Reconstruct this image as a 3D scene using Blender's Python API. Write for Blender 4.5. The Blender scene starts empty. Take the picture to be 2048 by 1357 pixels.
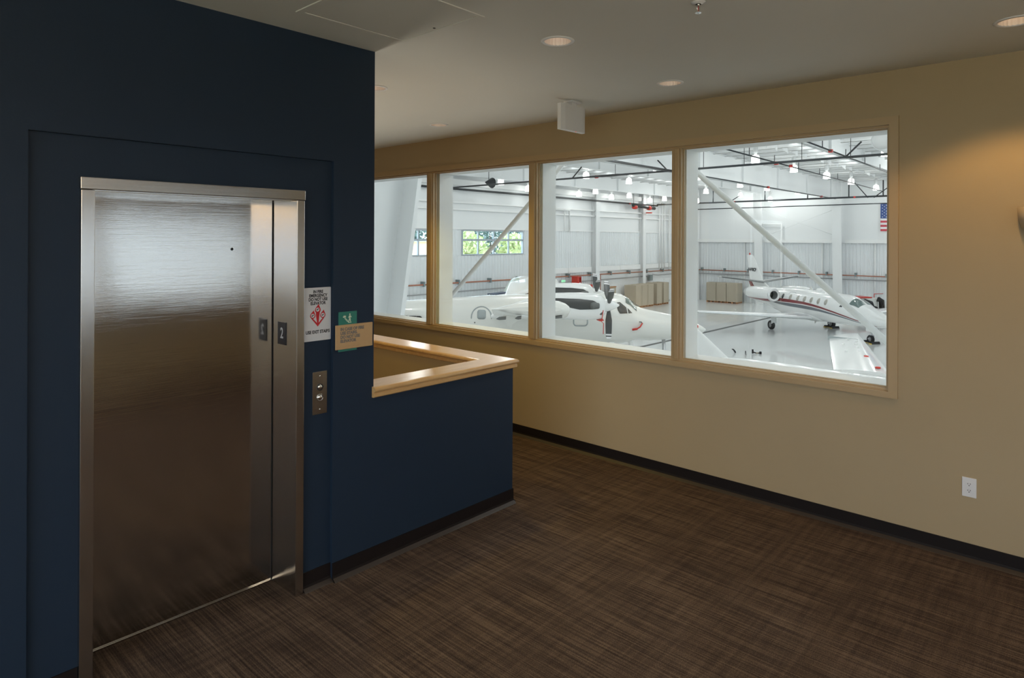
import bpy, bmesh, math, random
import numpy as np
from mathutils import Vector, Matrix, geometry
random.seed(7)
PI = math.pi
S = bpy.context.scene
COL = S.collection

# ------------------------------------------------------------------ camera
FPX = 1295.0
cam = bpy.data.cameras.new('camera')
cam.sensor_fit = 'HORIZONTAL'
cam.sensor_width = 36.0
cam.lens = FPX / 2048 * 36
cam.shift_y = -200.0 / 2048
cam.clip_start = 0.05
cam.clip_end = 400
co = bpy.data.objects.new('camera', cam)
COL.objects.link(co)
YAW = math.radians(42.4603)
fwd = Vector((math.cos(YAW), math.sin(YAW), 0))
rgt = Vector((math.sin(YAW), -math.cos(YAW), 0))
ROLL = math.radians(0.26)
r2 = rgt * math.cos(ROLL) + Vector((0, 0, 1)) * math.sin(ROLL)
u2 = Vector((0, 0, 1)) * math.cos(ROLL) - rgt * math.sin(ROLL)
M = Matrix((r2, u2, -fwd)).transposed().to_4x4()
M.translation = Vector((0, 0, 1.925))
co.matrix_world = M
S.camera = co

# ------------------------------------------------------------------ world, exposure
W = bpy.data.worlds.new('sky')
S.world = W
W.use_nodes = True
bg = W.node_tree.nodes['Background']
bg.inputs[0].default_value = (0.78, 0.88, 1.0, 1)
bg.inputs[1].default_value = 5.0
S.view_settings.view_transform = 'Standard'
S.view_settings.look = 'None'
S.view_settings.gamma = 1
S.view_settings.use_curve_mapping = False
S.view_settings.exposure = 0.10
S.cycles.max_bounces = 10
S.cycles.diffuse_bounces = 6
S.cycles.glossy_bounces = 5
S.cycles.transparent_max_bounces = 12
S.cycles.sample_clamp_indirect = 4.0
S.cycles.caustics_reflective = False
S.cycles.caustics_refractive = False

BAY_W = 92.0        # watts of one hangar lamp
LAMP_WARM = (1.0, 0.60, 0.22)
STAIR_FILL_W = 96.0
FILL_TORCH_W = 300.0
STAIR_FILL_COL = (1.0, 0.93, 0.78)

def light(name, kind, loc, watts, color=(1, 1, 1), rot=None, **kw):
    d = bpy.data.lights.new(name, kind)
    d.energy = watts
    d.color = color
    for k, v in kw.items():
        setattr(d, k, v)
    o = bpy.data.objects.new(name, d)
    o.location = loc
    if rot:
        o.rotation_euler = rot
    COL.objects.link(o)
    return o

# ------------------------------------------------------------------ materials
def mat(name, color, rough=0.5, metal=0.0, emit=None, estr=1.0, noise=0.0, nscale=8.0, bump=0.0, bscale=60.0, coat=0.0, spec=0.5):
    m = bpy.data.materials.new(name)
    m.use_nodes = True
    nt = m.node_tree
    b = nt.nodes['Principled BSDF']
    b.inputs['Base Color'].default_value = (*color, 1)
    b.inputs['Roughness'].default_value = rough
    b.inputs['Metallic'].default_value = metal
    b.inputs['Specular IOR Level'].default_value = spec
    if coat:
        b.inputs['Coat Weight'].default_value = coat
        b.inputs['Coat Roughness'].default_value = 0.05
    if emit:
        b.inputs['Emission Color'].default_value = (*emit, 1)
        b.inputs['Emission Strength'].default_value = estr
    if noise or bump:
        tc = nt.nodes.new('ShaderNodeTexCoord')
    if noise:
        n = nt.nodes.new('ShaderNodeTexNoise')
        n.inputs['Scale'].default_value = nscale
        n.inputs['Detail'].default_value = 4
        nt.links.new(tc.outputs['Object'], n.inputs['Vector'])
        mx = nt.nodes.new('ShaderNodeMix')
        mx.data_type = 'RGBA'
        mx.inputs['A'].default_value = (*[c * (1 - noise) for c in color], 1)
        mx.inputs['B'].default_value = (*[min(1, c * (1 + noise)) for c in color], 1)
        nt.links.new(n.outputs['Fac'], mx.inputs['Factor'])
        nt.links.new(mx.outputs['Result'], b.inputs['Base Color'])
    if bump:
        n2 = nt.nodes.new('ShaderNodeTexNoise')
        n2.inputs['Scale'].default_value = bscale
        n2.inputs['Detail'].default_value = 3
        nt.links.new(tc.outputs['Object'], n2.inputs['Vector'])
        bp = nt.nodes.new('ShaderNodeBump')
        bp.inputs['Strength'].default_value = bump
        bp.inputs['Distance'].default_value = 0.01
        nt.links.new(n2.outputs['Fac'], bp.inputs['Height'])
        nt.links.new(bp.outputs['Normal'], b.inputs['Normal'])
    return m

TAN = mat('tan wall paint', (0.410, 0.315, 0.192), 0.75, noise=0.03, nscale=3, bump=0.05, bscale=160)
TRIMTAN = mat('tan trim paint', (0.440, 0.315, 0.175), 0.45, noise=0.02)
NAVY = mat('navy wall paint', (0.0135, 0.0265, 0.050), 0.55, noise=0.04, nscale=2, bump=0.05, bscale=160, spec=0.25)
CEIL = mat('ceiling paint', (0.640, 0.625, 0.585), 0.8, noise=0.02, nscale=2)
BASE = mat('dark cove base rubber', (0.012, 0.009, 0.009), 0.6, spec=0.15, noise=0.1)
BASETOE = mat('cove base toe highlight', (0.028, 0.020, 0.016), 0.5, noise=0.1)  # lighter tone puts the toe highlight into the colour
WHITEP = mat('white plastic', (0.72, 0.71, 0.72), 0.4, noise=0.01)
SIGNW = mat('white sign plastic', (0.62, 0.63, 0.66), 0.4, noise=0.01)
INK = mat('black ink', (0.012, 0.012, 0.016), 0.6, noise=0.05)
REDINK = mat('red ink', (0.50, 0.012, 0.02), 0.5, noise=0.05)
GREEN = mat('green sign acrylic', (0.030, 0.190, 0.150), 0.35, noise=0.04)
GREENLT = mat('pale raised symbol', (0.66, 0.72, 0.58), 0.4, noise=0.03)
BLACKP = mat('black plate', (0.010, 0.011, 0.018), 0.3, noise=0.05)
CHROME = mat('chrome', (0.75, 0.74, 0.72), 0.12, 1.0, noise=0.02)
DARKHOLE = mat('dark slot', (0.01, 0.01, 0.01), 0.8, noise=0.05)
GREYINK = mat('grey raised letters', (0.17, 0.16, 0.15), 0.5, noise=0.05)
HWHITE = mat('hangar white steel paint', (0.80, 0.82, 0.83), 0.5, noise=0.015, nscale=0.6)
HWALL = mat('hangar liner panel white', (0.80, 0.82, 0.83), 0.6, noise=0.015, nscale=0.4)
HGREY = mat('hangar ribbed sheet pale grey', (0.76, 0.79, 0.81), 0.5, noise=0.03, nscale=0.5)
HROOF = mat('roof insulation facing', (0.62, 0.65, 0.67), 0.6, noise=0.03, nscale=0.5)
HSHELF = mat('white girt', (0.84, 0.85, 0.85), 0.5, noise=0.01)
SKYL = mat('skylight panel', (0.9, 0.9, 0.9), 0.4, emit=(0.95, 0.98, 1), estr=1.5, noise=0.01)
PIPE = mat('dark sprinkler pipe', (0.045, 0.05, 0.055), 0.4, 0.6, noise=0.1)
REDPIPE = mat('oxide red pipe', (0.40, 0.15, 0.09), 0.5, noise=0.1)
REDP = mat('red paint', (0.55, 0.035, 0.025), 0.4, noise=0.05)
LENS = mat('lit prismatic lens', (0.9, 0.9, 0.9), 0.3, emit=(1.0, 1.0, 0.96), estr=3.0, noise=0.01)
CABLE = mat('grey cable', (0.35, 0.36, 0.37), 0.5, noise=0.05)
ACW = mat('aircraft white gloss', (0.84, 0.85, 0.85), 0.22, coat=0.6, noise=0.01, nscale=0.5)
ACW2 = mat('aircraft off white', (0.76, 0.76, 0.73), 0.28, coat=0.5, noise=0.015, nscale=0.7)
SEAM = mat('panel seam grey', (0.34, 0.38, 0.39), 0.5, noise=0.03)
DGLASS = mat('dark cabin glass', (0.035, 0.042, 0.045), 0.06, noise=0.1, coat=0.5)
SHADE = mat('drawn beige shade', (0.42, 0.40, 0.36), 0.6, noise=0.05)
WGLASS = mat('green tinted windscreen', (0.12, 0.17, 0.16), 0.06, noise=0.2, nscale=5, coat=0.5)
CANOPYREFL = mat('canopy glass blue reflection', (0.35, 0.48, 0.68), 0.08, noise=0.35, nscale=6, coat=0.6)  # bright blue-white reflection put into the glass colour
GREENGLASS = mat('pale green canopy edge', (0.60, 0.68, 0.60), 0.1, noise=0.12, nscale=4, coat=0.5)
EXH = mat('black exhaust paint', (0.040, 0.046, 0.050), 0.3, noise=0.2, nscale=2)
PROP = mat('dark propeller blade', (0.055, 0.065, 0.072), 0.35, noise=0.08)
BOOT = mat('grey deicing boot', (0.12, 0.13, 0.13), 0.5, noise=0.05)
MAROON = mat('maroon stripe', (0.21, 0.028, 0.032), 0.3, coat=0.4, noise=0.05)
GSTRIPE = mat('slate stripe', (0.13, 0.15, 0.17), 0.3, coat=0.4, noise=0.05)
POLISH = mat('polished leading edge', (0.88, 0.89, 0.91), 0.30, 0.8, noise=0.01)
TYRE = mat('black tyre', (0.018, 0.018, 0.02), 0.8, noise=0.1)
HUB = mat('grey wheel hub', (0.35, 0.35, 0.36), 0.4, 0.5, noise=0.05)
STRUT = mat('steel strut', (0.55, 0.56, 0.58), 0.3, 0.8, noise=0.05)
CRATE = mat('tan crate board', (0.42, 0.37, 0.29), 0.7, noise=0.06, nscale=1.5)
PALLET = mat('pallet wood', (0.38, 0.18, 0.08), 0.8, noise=0.2, nscale=6)
YELLOW = mat('yellow chock', (0.70, 0.50, 0.10), 0.6, noise=0.1)
FLAGB = mat('flag blue', (0.035, 0.08, 0.26), 0.7, noise=0.05)
FLAGR = mat('flag red', (0.55, 0.06, 0.09), 0.7, noise=0.05)
FLAGW = mat('flag white', (0.80, 0.80, 0.82), 0.7, noise=0.02)
EXITG = mat('lit green exit legend', (0.2, 0.8, 0.4), 0.5, emit=(0.35, 1.0, 0.55), estr=0.55, noise=0.02)
WFRAME = mat('grey blue window frame', (0.40, 0.46, 0.52), 0.4, noise=0.03)
LEAF = mat('tree leaves', (0.58, 0.64, 0.38), 0.6, noise=0.5, nscale=1.2)
LEAF2 = mat('dark tree leaves', (0.12, 0.20, 0.20), 0.6, noise=0.4, nscale=1.2)
BARK = mat('bark', (0.15, 0.10, 0.07), 0.9, noise=0.3)
GRASS = mat('dry grass and pale soil', (0.55, 0.50, 0.34), 0.9, noise=0.25, nscale=0.5)
PEACH = mat('pale peach stucco', (0.85, 0.66, 0.50), 0.8, noise=0.05)
ELBOX = mat('grey electrical enclosure', (0.20, 0.25, 0.26), 0.5, noise=0.05)
WHITELED = mat('lamp tube', (0.9, 0.9, 0.9), 0.3, emit=(1.0, 0.80, 0.58), estr=6.0, noise=0.01)
LAMPDIM = mat('dim lamp tube', (0.9, 0.85, 0.8), 0.3, emit=(1.0, 0.86, 0.74), estr=4.5, noise=0.01)
REFLECT = mat('pinkish specular reflector', (0.95, 0.87, 0.80), 0.28, 0.6, noise=0.02)
REDLED = mat('red indicator', (0.8, 0.1, 0.1), 0.4, emit=(1, 0.25, 0.2), estr=0.8, noise=0.02)
BLUEDK = mat('dark blue glare panel', (0.03, 0.05, 0.10), 0.5, noise=0.05)
SCONCE = mat('sconce frosted bowl', (0.50, 0.42, 0.32), 0.5, noise=0.04)

def glass(name, fac=0.05, tint=(1, 1, 1)):
    m = bpy.data.materials.new(name)
    m.use_nodes = True
    nt = m.node_tree
    nt.nodes.remove(nt.nodes['Principled BSDF'])
    out = nt.nodes['Material Output']
    t = nt.nodes.new('ShaderNodeBsdfTransparent')
    t.inputs[0].default_value = (*tint, 1)
    g = nt.nodes.new('ShaderNodeBsdfGlossy')
    g.inputs['Roughness'].default_value = 0.0
    mx = nt.nodes.new('ShaderNodeMixShader')
    mx.inputs[0].default_value = fac
    nt.links.new(t.outputs[0], mx.inputs[1])
    nt.links.new(g.outputs[0], mx.inputs[2])
    nt.links.new(mx.outputs[0], out.inputs[0])
    return m
GLASS = glass('clear window glass', 0.035, (0.98, 1.0, 0.99))
TINTED = glass('tinted window glass', 0.06, (0.66, 0.67, 0.68))  # tint added to dim the sky mirrored in the lift door
GLASSB = glass('far window glass', 0.04, (0.95, 0.99, 1.0))

def carpet_mat():
    m = bpy.data.materials.new('brown striated carpet')
    m.use_nodes = True
    nt = m.node_tree
    L = nt.links
    b = nt.nodes['Principled BSDF']
    b.inputs['Roughness'].default_value = 0.95
    b.inputs['Specular IOR Level'].default_value = 0.15
    tc = nt.nodes.new('ShaderNodeTexCoord')
    def noise(sx, sy, det, rough=0.6):
        mp = nt.nodes.new('ShaderNodeMapping')
        mp.inputs['Scale'].default_value = (sx, sy, 1)
        n = nt.nodes.new('ShaderNodeTexNoise')
        n.inputs['Scale'].default_value = 1
        n.inputs['Detail'].default_value = det
        n.inputs['Roughness'].default_value = rough
        L.new(tc.outputs['Object'], mp.inputs['Vector'])
        L.new(mp.outputs['Vector'], n.inputs['Vector'])
        return n.outputs['Fac']
    def mth(op, a, c, clamp=False):
        x = nt.nodes.new('ShaderNodeMath')
        x.operation = op
        x.use_clamp = clamp
        for i, v in enumerate((a, c)):
            if isinstance(v, (int, float)):
                x.inputs[i].default_value = v
            else:
                L.new(v, x.inputs[i])
        return x.outputs[0]
    n1 = noise(105, 2.0, 3)       # streaks along the corridor
    n2 = noise(2.2, 30, 2)       # faint cross threads
    n3 = noise(240, 200, 2)      # loop grain
    n4 = noise(9, 1.4, 2)        # broad bands
    v = mth('MULTIPLY', n1, 0.95)
    v = mth('ADD', v, mth('MULTIPLY', n2, 0.30))
    v = mth('ADD', v, mth('MULTIPLY', n3, 0.75))
    v = mth('ADD', v, mth('MULTIPLY', n4, 0.30))
    v = mth('SUBTRACT', v, 0.755)
    v = mth('MULTIPLY', v, 1.35, True)
    cr = nt.nodes.new('ShaderNodeValToRGB')
    cr.color_ramp.elements[0].position = 0.12
    cr.color_ramp.elements[0].color = (0.022, 0.0135, 0.0105, 1)
    cr.color_ramp.elements[1].position = 0.95
    cr.color_ramp.elements[1].color = (0.205, 0.143, 0.098, 1)
    e = cr.color_ramp.elements.new(0.5)
    e.color = (0.076, 0.050, 0.036, 1)
    L.new(v, cr.inputs['Fac'])
    L.new(cr.outputs['Color'], b.inputs['Base Color'])
    bp = nt.nodes.new('ShaderNodeBump')
    bp.inputs['Strength'].default_value = 0.6
    bp.inputs['Distance'].default_value = 0.006
    L.new(v, bp.inputs['Height'])
    L.new(bp.outputs['Normal'], b.inputs['Normal'])
    return m
CARPET = carpet_mat()

def stainless(name, wav, grain_axis, rough=0.16, color=(0.60, 0.58, 0.56)):
    m = bpy.data.materials.new(name)
    m.use_nodes = True
    nt = m.node_tree
    L = nt.links
    b = nt.nodes['Principled BSDF']
    b.inputs['Base Color'].default_value = (*color, 1)
    b.inputs['Metallic'].default_value = 1
    b.inputs['Roughness'].default_value = rough
    tc = nt.nodes.new('ShaderNodeTexCoord')
    def nz(sc, det):
        mp = nt.nodes.new('ShaderNodeMapping')
        mp.inputs['Scale'].default_value = sc
        n = nt.nodes.new('ShaderNodeTexNoise')
        n.inputs['Scale'].default_value = 1
        n.inputs['Detail'].default_value = det
        L.new(tc.outputs['Object'], mp.inputs['Vector'])
        L.new(mp.outputs['Vector'], n.inputs['Vector'])
        return n.outputs['Fac']
    g = nz((3, 3, 500) if grain_axis == 'x' else (500, 500, 3), 2)
    w = nz((1.6, 1.0, 2.2), 0)
    b1 = nt.nodes.new('ShaderNodeBump')
    b1.inputs['Strength'].default_value = 0.10
    b1.inputs['Distance'].default_value = 0.001
    L.new(g, b1.inputs['Height'])
    b2 = nt.nodes.new('ShaderNodeBump')
    b2.inputs['Strength'].default_value = 1.0
    b2.inputs['Distance'].default_value = wav
    L.new(w, b2.inputs['Height'])
    L.new(b1.outputs['Normal'], b2.inputs['Normal'])
    L.new(b2.outputs['Normal'], b.inputs['Normal'])
    mr = nt.nodes.new('ShaderNodeMapRange')
    mr.inputs['To Min'].default_value = rough * 0.8
    mr.inputs['To Max'].default_value = rough * 1.25
    L.new(g, mr.inputs['Value'])
    L.new(mr.outputs['Result'], b.inputs['Roughness'])
    return m
STEEL = stainless('brushed stainless door', 0.004, 'x', 0.09)
STEELV = stainless('brushed stainless frame', 0.001, 'z', 0.20)
STEELH = stainless('brushed stainless header', 0.001, 'x', 0.20)

def maple_mat():
    m = bpy.data.materials.new('clear maple')
    m.use_nodes = True
    nt = m.node_tree
    L = nt.links
    b = nt.nodes['Principled BSDF']
    b.inputs['Roughness'].default_value = 0.3
    b.inputs['Coat Weight'].default_value = 0.5
    b.inputs['Coat Roughness'].default_value = 0.24
    tc = nt.nodes.new('ShaderNodeTexCoord')
    mp = nt.nodes.new('ShaderNodeMapping')
    mp.inputs['Scale'].default_value = (5, 30, 40)
    n = nt.nodes.new('ShaderNodeTexNoise')
    n.inputs['Scale'].default_value = 1
    n.inputs['Detail'].default_value = 4
    n.inputs['Distortion'].default_value = 0.6
    L.new(tc.outputs['Object'], mp.inputs['Vector'])
    L.new(mp.outputs['Vector'], n.inputs['Vector'])
    cr = nt.nodes.new('ShaderNodeValToRGB')
    cr.color_ramp.elements[0].position = 0.3
    cr.color_ramp.elements[0].color = (0.55, 0.325, 0.135, 1)
    cr.color_ramp.elements[1].position = 0.75
    cr.color_ramp.elements[1].color = (0.66, 0.43, 0.20, 1)
    L.new(n.outputs['Fac'], cr.inputs['Fac'])
    L.new(cr.outputs['Color'], b.inputs['Base Color'])
    return m
MAPLE = maple_mat()
SIGNTAN = mat('tan woodgrain sign', (0.50, 0.32, 0.16), 0.5, noise=0.08, nscale=25)

def floor_mat():
    m = mat('hangar epoxy floor', (0.80, 0.82, 0.82), 0.20, noise=0.03, nscale=0.25, coat=0.5)
    return m
EPOXY = floor_mat()

# ------------------------------------------------------------------ mesh helpers
class MB:
    def __init__(s):
        s.v, s.f, s.sm = [], [], []
    def add(s, vs, fs, smooth=False):
        o = len(s.v)
        s.v += [tuple(p) for p in vs]
        s.f += [tuple(i + o for i in f) for f in fs]
        s.sm += [smooth] * len(fs)
        return s
    def box(s, x0, x1, y0, y1, z0, z1):
        vs = [(x, y, z) for x in (x0, x1) for y in (y0, y1) for z in (z0, z1)]
        return s.add(vs, [(0, 1, 3, 2), (4, 6, 7, 5), (0, 4, 5, 1), (2, 3, 7, 6), (0, 2, 6, 4), (1, 5, 7, 3)])
    def bbox(s, x0, x1, y0, y1, z0, z1, b):
        "box with chamfered edges"
        bm = bmesh.new()
        bmesh.ops.create_cube(bm, size=1)
        for v in bm.verts:
            v.co = Vector(((x0 + x1) / 2 + v.co.x * (x1 - x0), (y0 + y1) / 2 + v.co.y * (y1 - y0), (z0 + z1) / 2 + v.co.z * (z1 - z0)))
        bmesh.ops.bevel(bm, geom=bm.edges[:], offset=b, segments=2, profile=0.5, affect='EDGES')
        bm.verts.index_update()
        s.add([v.co[:] for v in bm.verts], [[v.index for v in f.verts] for f in bm.faces])
        bm.free()
        return s
    def tube(s, pts, r, n=10, cap=True):
        "tube of radius r (number or list) along the points"
        pts = [Vector(p) for p in pts]
        rs = r if isinstance(r, (list, tuple)) else [r] * len(pts)
        vs, fs = [], []
        up = None
        for i, p in enumerate(pts):
            t = (pts[min(i + 1, len(pts) - 1)] - pts[max(i - 1, 0)]).normalized()
            if up is None:
                up = Vector((0, 0, 1)) if abs(t.z) < 0.9 else Vector((1, 0, 0))
            a = t.cross(up).normalized()
            b = a.cross(t).normalized()
            up = b
            for k in range(n):
                th = 2 * PI * k / n
                vs.append(p + (a * math.cos(th) + b * math.sin(th)) * rs[i])
        for i in range(len(pts) - 1):
            for k in range(n):
                k2 = (k + 1) % n
                fs.append((i * n + k, i * n + k2, (i + 1) * n + k2, (i + 1) * n + k))
        s.add(vs, fs, True)
        if cap:
            o = len(s.v) - len(vs)
            s.f += [tuple(o + k for k in reversed(range(n))), tuple(o + (len(pts) - 1) * n + k for k in range(n))]
            s.sm += [False, False]
        return s
    def lathe(s, prof, c, n=24, axis='z', a0=0, a1=2 * PI):
        "revolve (r, h) profile about an axis through c"
        vs, fs = [], []
        full = abs(a1 - a0 - 2 * PI) < 1e-6
        m = n if full else n + 1
        for r, h in prof:
            for k in range(m):
                th = a0 + (a1 - a0) * k / n
                x, y = r * math.cos(th), r * math.sin(th)
                q = {'z': (x, y, h), 'x': (h, x, y), 'y': (x, h, y)}[axis]
                vs.append((c[0] + q[0], c[1] + q[1], c[2] + q[2]))
        for i in range(len(prof) - 1):
            for k in range(n):
                k2 = (k + 1) % m
                fs.append((i * m + k, i * m + k2, (i + 1) * m + k2, (i + 1) * m + k))
        return s.add(vs, fs, True)
    def prism(s, poly, fn, t):
        "polygon (u, v) list mapped with fn(u, v, w), from w=0 to w=t"
        n = len(poly)
        vs = [fn(u, v, 0) for u, v in poly] + [fn(u, v, t) for u, v in poly]
        fs = [tuple(range(n)), tuple(reversed(range(n, 2 * n)))]
        fs += [(i, i + n, (i + 1) % n + n, (i + 1) % n) for i in range(n)]
        return s.add(vs, fs)
    def plate(s, outer, holes, fn, t):
        "plate with holes"
        loops = [outer] + holes
        flat = [p for l in loops for p in l]
        tris = geometry.tessellate_polygon([[Vector((u, v, 0)) for u, v in l] for l in loops])
        N = len(flat)
        vs = [fn(u, v, 0) for u, v in flat] + [fn(u, v, t) for u, v in flat]
        fs = [tuple(x) for x in tris] + [tuple(i + N for i in reversed(x)) for x in tris]
        o = 0
        for l in loops:
            n = len(l)
            fs += [(o + i, o + i + N, o + (i + 1) % n + N, o + (i + 1) % n) for i in range(n)]
            o += n
        return s.add(vs, fs)
    def mesh(s, name, m):
        me = bpy.data.meshes.new(name)
        me.from_pydata(s.v, [], s.f)
        me.materials.append(m)
        me.polygons.foreach_set('use_smooth', s.sm)
        bm = bmesh.new()
        bm.from_mesh(me)
        bmesh.ops.recalc_face_normals(bm, faces=bm.faces[:])
        bm.to_mesh(me)
        bm.free()
        return me
    def build(s, name, m, parent=None):
        me = s.mesh(name, m)
        o = bpy.data.objects.new(name, me)
        COL.objects.link(o)
        if parent:
            o.parent = parent
        return o

def rect(u0, u1, v0, v1):
    return [(u0, v0), (u1, v0), (u1, v1), (u0, v1)]
def circ(cx, cy, r, n=32):
    return [(cx + r * math.cos(2 * PI * i / n), cy + r * math.sin(2 * PI * i / n)) for i in range(n)]
def rrect(u0, u1, v0, v1, r, n=4):
    out = []
    for cx, cy, a in ((u1 - r, v1 - r, 0), (u0 + r, v1 - r, 90), (u0 + r, v0 + r, 180), (u1 - r, v0 + r, 270)):
        for i in range(n + 1):
            t = math.radians(a + 90 * i / n)
            out.append((cx + r * math.cos(t), cy + r * math.sin(t)))
    return out
FX = lambda X: (lambda u, v, w: (X + w, u, v))     # plane X = const, u = Y, v = Z
FY = lambda Y: (lambda u, v, w: (u, Y + w, v))     # plane Y = const, u = X, v = Z
FZ = lambda Z: (lambda u, v, w: (u, v, Z + w))

def empty(name, loc=(0, 0, 0), rz=0):
    o = bpy.data.objects.new(name, None)
    o.empty_display_size = 0.1
    o.location = loc
    o.rotation_euler = (0, 0, rz)
    COL.objects.link(o)
    return o
def tag(o, label, cat, group=None):
    o['label'] = label
    o['category'] = cat
    if group:
        o['group'] = group
    return o
def struct(o):
    o['kind'] = 'structure'
    return o
def part_label(o, t):
    o['label'] = t
    return o
def dup(root, loc=None, rz=None):
    c = root.copy()
    COL.objects.link(c)
    if loc is not None:
        c.location = loc
    if rz is not None:
        c.rotation_euler = (0, 0, rz)
    for ch in root.children:
        d = ch.copy()
        COL.objects.link(d)
        d.parent = c
        for g in ch.children:
            e = g.copy()
            COL.objects.link(e)
            e.parent = d
    return c

def text(name, s, size, m, parent, loc, rot, extrude=0.0005, align='CENTER', bold=0.0, sx=1.0, spacing=1.0):
    c = bpy.data.curves.new('txt', 'FONT')
    c.body = s
    c.size = size
    c.extrude = extrude
    c.align_x = align
    c.offset = bold
    c.space_line = spacing
    o = bpy.data.objects.new('txt', c)
    COL.objects.link(o)
    dg = bpy.context.evaluated_depsgraph_get()
    me = bpy.data.meshes.new_from_object(o.evaluated_get(dg))
    bpy.data.objects.remove(o)
    me.transform(Matrix.Diagonal((sx, 1, 1, 1)))
    me.materials.clear()
    me.materials.append(m)
    ob = bpy.data.objects.new(name, me)
    ob.location = loc
    ob.rotation_euler = rot
    COL.objects.link(ob)
    if parent:
        ob.parent = parent
    return ob
RY = (PI / 2, 0, 0)      # text on a wall that faces -Y

# ================================================================== ROOM
CZ = 3.03
XW = 4.75       # window wall
YF = 3.19       # lift wall
XL, YB, YE = -4.2, -2.5, 9.0
G = -4.2        # hangar floor
DL = [(2.828, 2.250), (4.110, 2.260), (4.150, 4.768), (2.82, 3.95), (4.09, 0.33)]

# floor (carpet) with the stair opening
fl = MB()
fl.plate([(XL, YB), (XW + .05, YB), (XW + .05, YE), (3.46, YE), (3.46, YF + .06), (2.2, YF + .06), (2.2, 3.6), (XL, 3.6)], [], FZ(0), -0.12)
struct(fl.build('floor', CARPET))
sl = MB()
sl.box(-4.2, 3.46, 3.6, YE, -2.2, -2.1)
struct(sl.build('floor_stair', CARPET))
# ceiling
ce = MB()
ce.plate(rect(XL - .1, XW + .3, YB - .1, YE + .1), [circ(x, y, 0.078) for x, y in DL] + [rect(1.628, 2.257, 2.284, 2.896)], FZ(CZ), 0.03)
struct(ce.build('ceiling', CEIL))
cb = MB()
cb.box(XL - .1, XW + .3, YB - .1, YE + .1, CZ + .25, CZ + .3)
struct(cb.build('ceiling_deck', CEIL))

# window wall
PANES = [(1.046, 2.516), (2.598, 4.040), (4.138, 5.560), (5.670, 7.100)]
GZ0, GZ1 = 0.962, 2.662
wr = MB()
wr.plate(rect(YB, YE, -0.15, CZ), [rect(1.01, 7.13, 0.935, 2.695)], FX(XW), 0.12)
struct(wr.build('wall_right', TAN))
wh = MB()
wh.plate(rect(-26, 34, G, 9.0), [rect(PANES[0][0], PANES[3][1], GZ0, GZ1)], FX(4.86), 0.21)
struct(wh.build('wall_hangar_near', HWHITE))
# the interior window
win = struct(empty('window_1', (XW, 4.07, 0.93)))
def wchild(mb, name, m, parent=win):
    mb.v = [(x - XW, y - 4.07, z - 0.93) for x, y, z in mb.v]
    return mb.build(name, m, parent)
fr = MB()
fr.plate(rect(0.976, 7.17, 0.908, 2.730), [rect(1.030, 7.116, 0.948, 2.678)], FX(XW - .018), 0.03)
wchild(fr, 'window_casing', TRIMTAN)
f2 = MB()
f2.plate(rect(1.010, 7.13, 0.936, 2.694), [rect(a, b, GZ0, GZ1) for a, b in PANES], FX(XW + .012), 0.05)
wchild(f2, 'window_frame', TRIMTAN)
for (a, b), (c, d) in zip(PANES[:-1], PANES[1:]):
    mm = MB()
    mm.bbox(XW - .006, XW + .03, b + .012, c - .030, GZ0, GZ1, .006)
    wchild(mm, 'mullion', TRIMTAN)
    mm = MB()
    mm.box(4.862, 5.065, b + .004, c - .004, GZ0 - .01, GZ1 + .01)
    wchild(mm, 'hangar_side_mullion', HWHITE)
for a, b in PANES:
    g = MB()
    g.box(4.806, 4.812, a - .008, b + .008, GZ0 - .008, GZ1 + .008)
    wchild(g, 'pane', GLASS)
    st = MB()      # thin glazing stop round each pane
    st.plate(rect(a - .004, b + .004, GZ0 - .004, GZ1 + .004), [rect(a + .008, b - .008, GZ0 + .008, GZ1 - .008)], FX(XW + .046), 0.010)
    wchild(st, 'glazing_stop', TRIMTAN)

# lift wall: plate with a shallow recess round the lift entrance, and the rough opening behind it
wf = MB()
wf.plate([(XL, 0), (0.606, 0), (0.606, 2.357), (2.003, 2.357), (2.003, 0), (2.277, 0), (2.277, CZ), (XL, CZ)], [], FY(YF), 0.022)
wf.plate([(XL, 0), (0.80, 0), (0.80, 2.17), (1.815, 2.17), (1.815, 0), (2.277, 0), (2.277, CZ), (XL, CZ)], [], FY(YF + .022), 0.30)
struct(wf.build('wall_front', NAVY))
ws = MB()
ws.box(2.12, 2.277, YF + .322, YE, -2.2, CZ)
struct(ws.build('wall_shaft', TAN))
wb = MB()
wb.box(2.1, XW + .05, YE, YE + .12, -2.2, CZ)
struct(wb.build('wall_stair_end', TAN))
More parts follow.
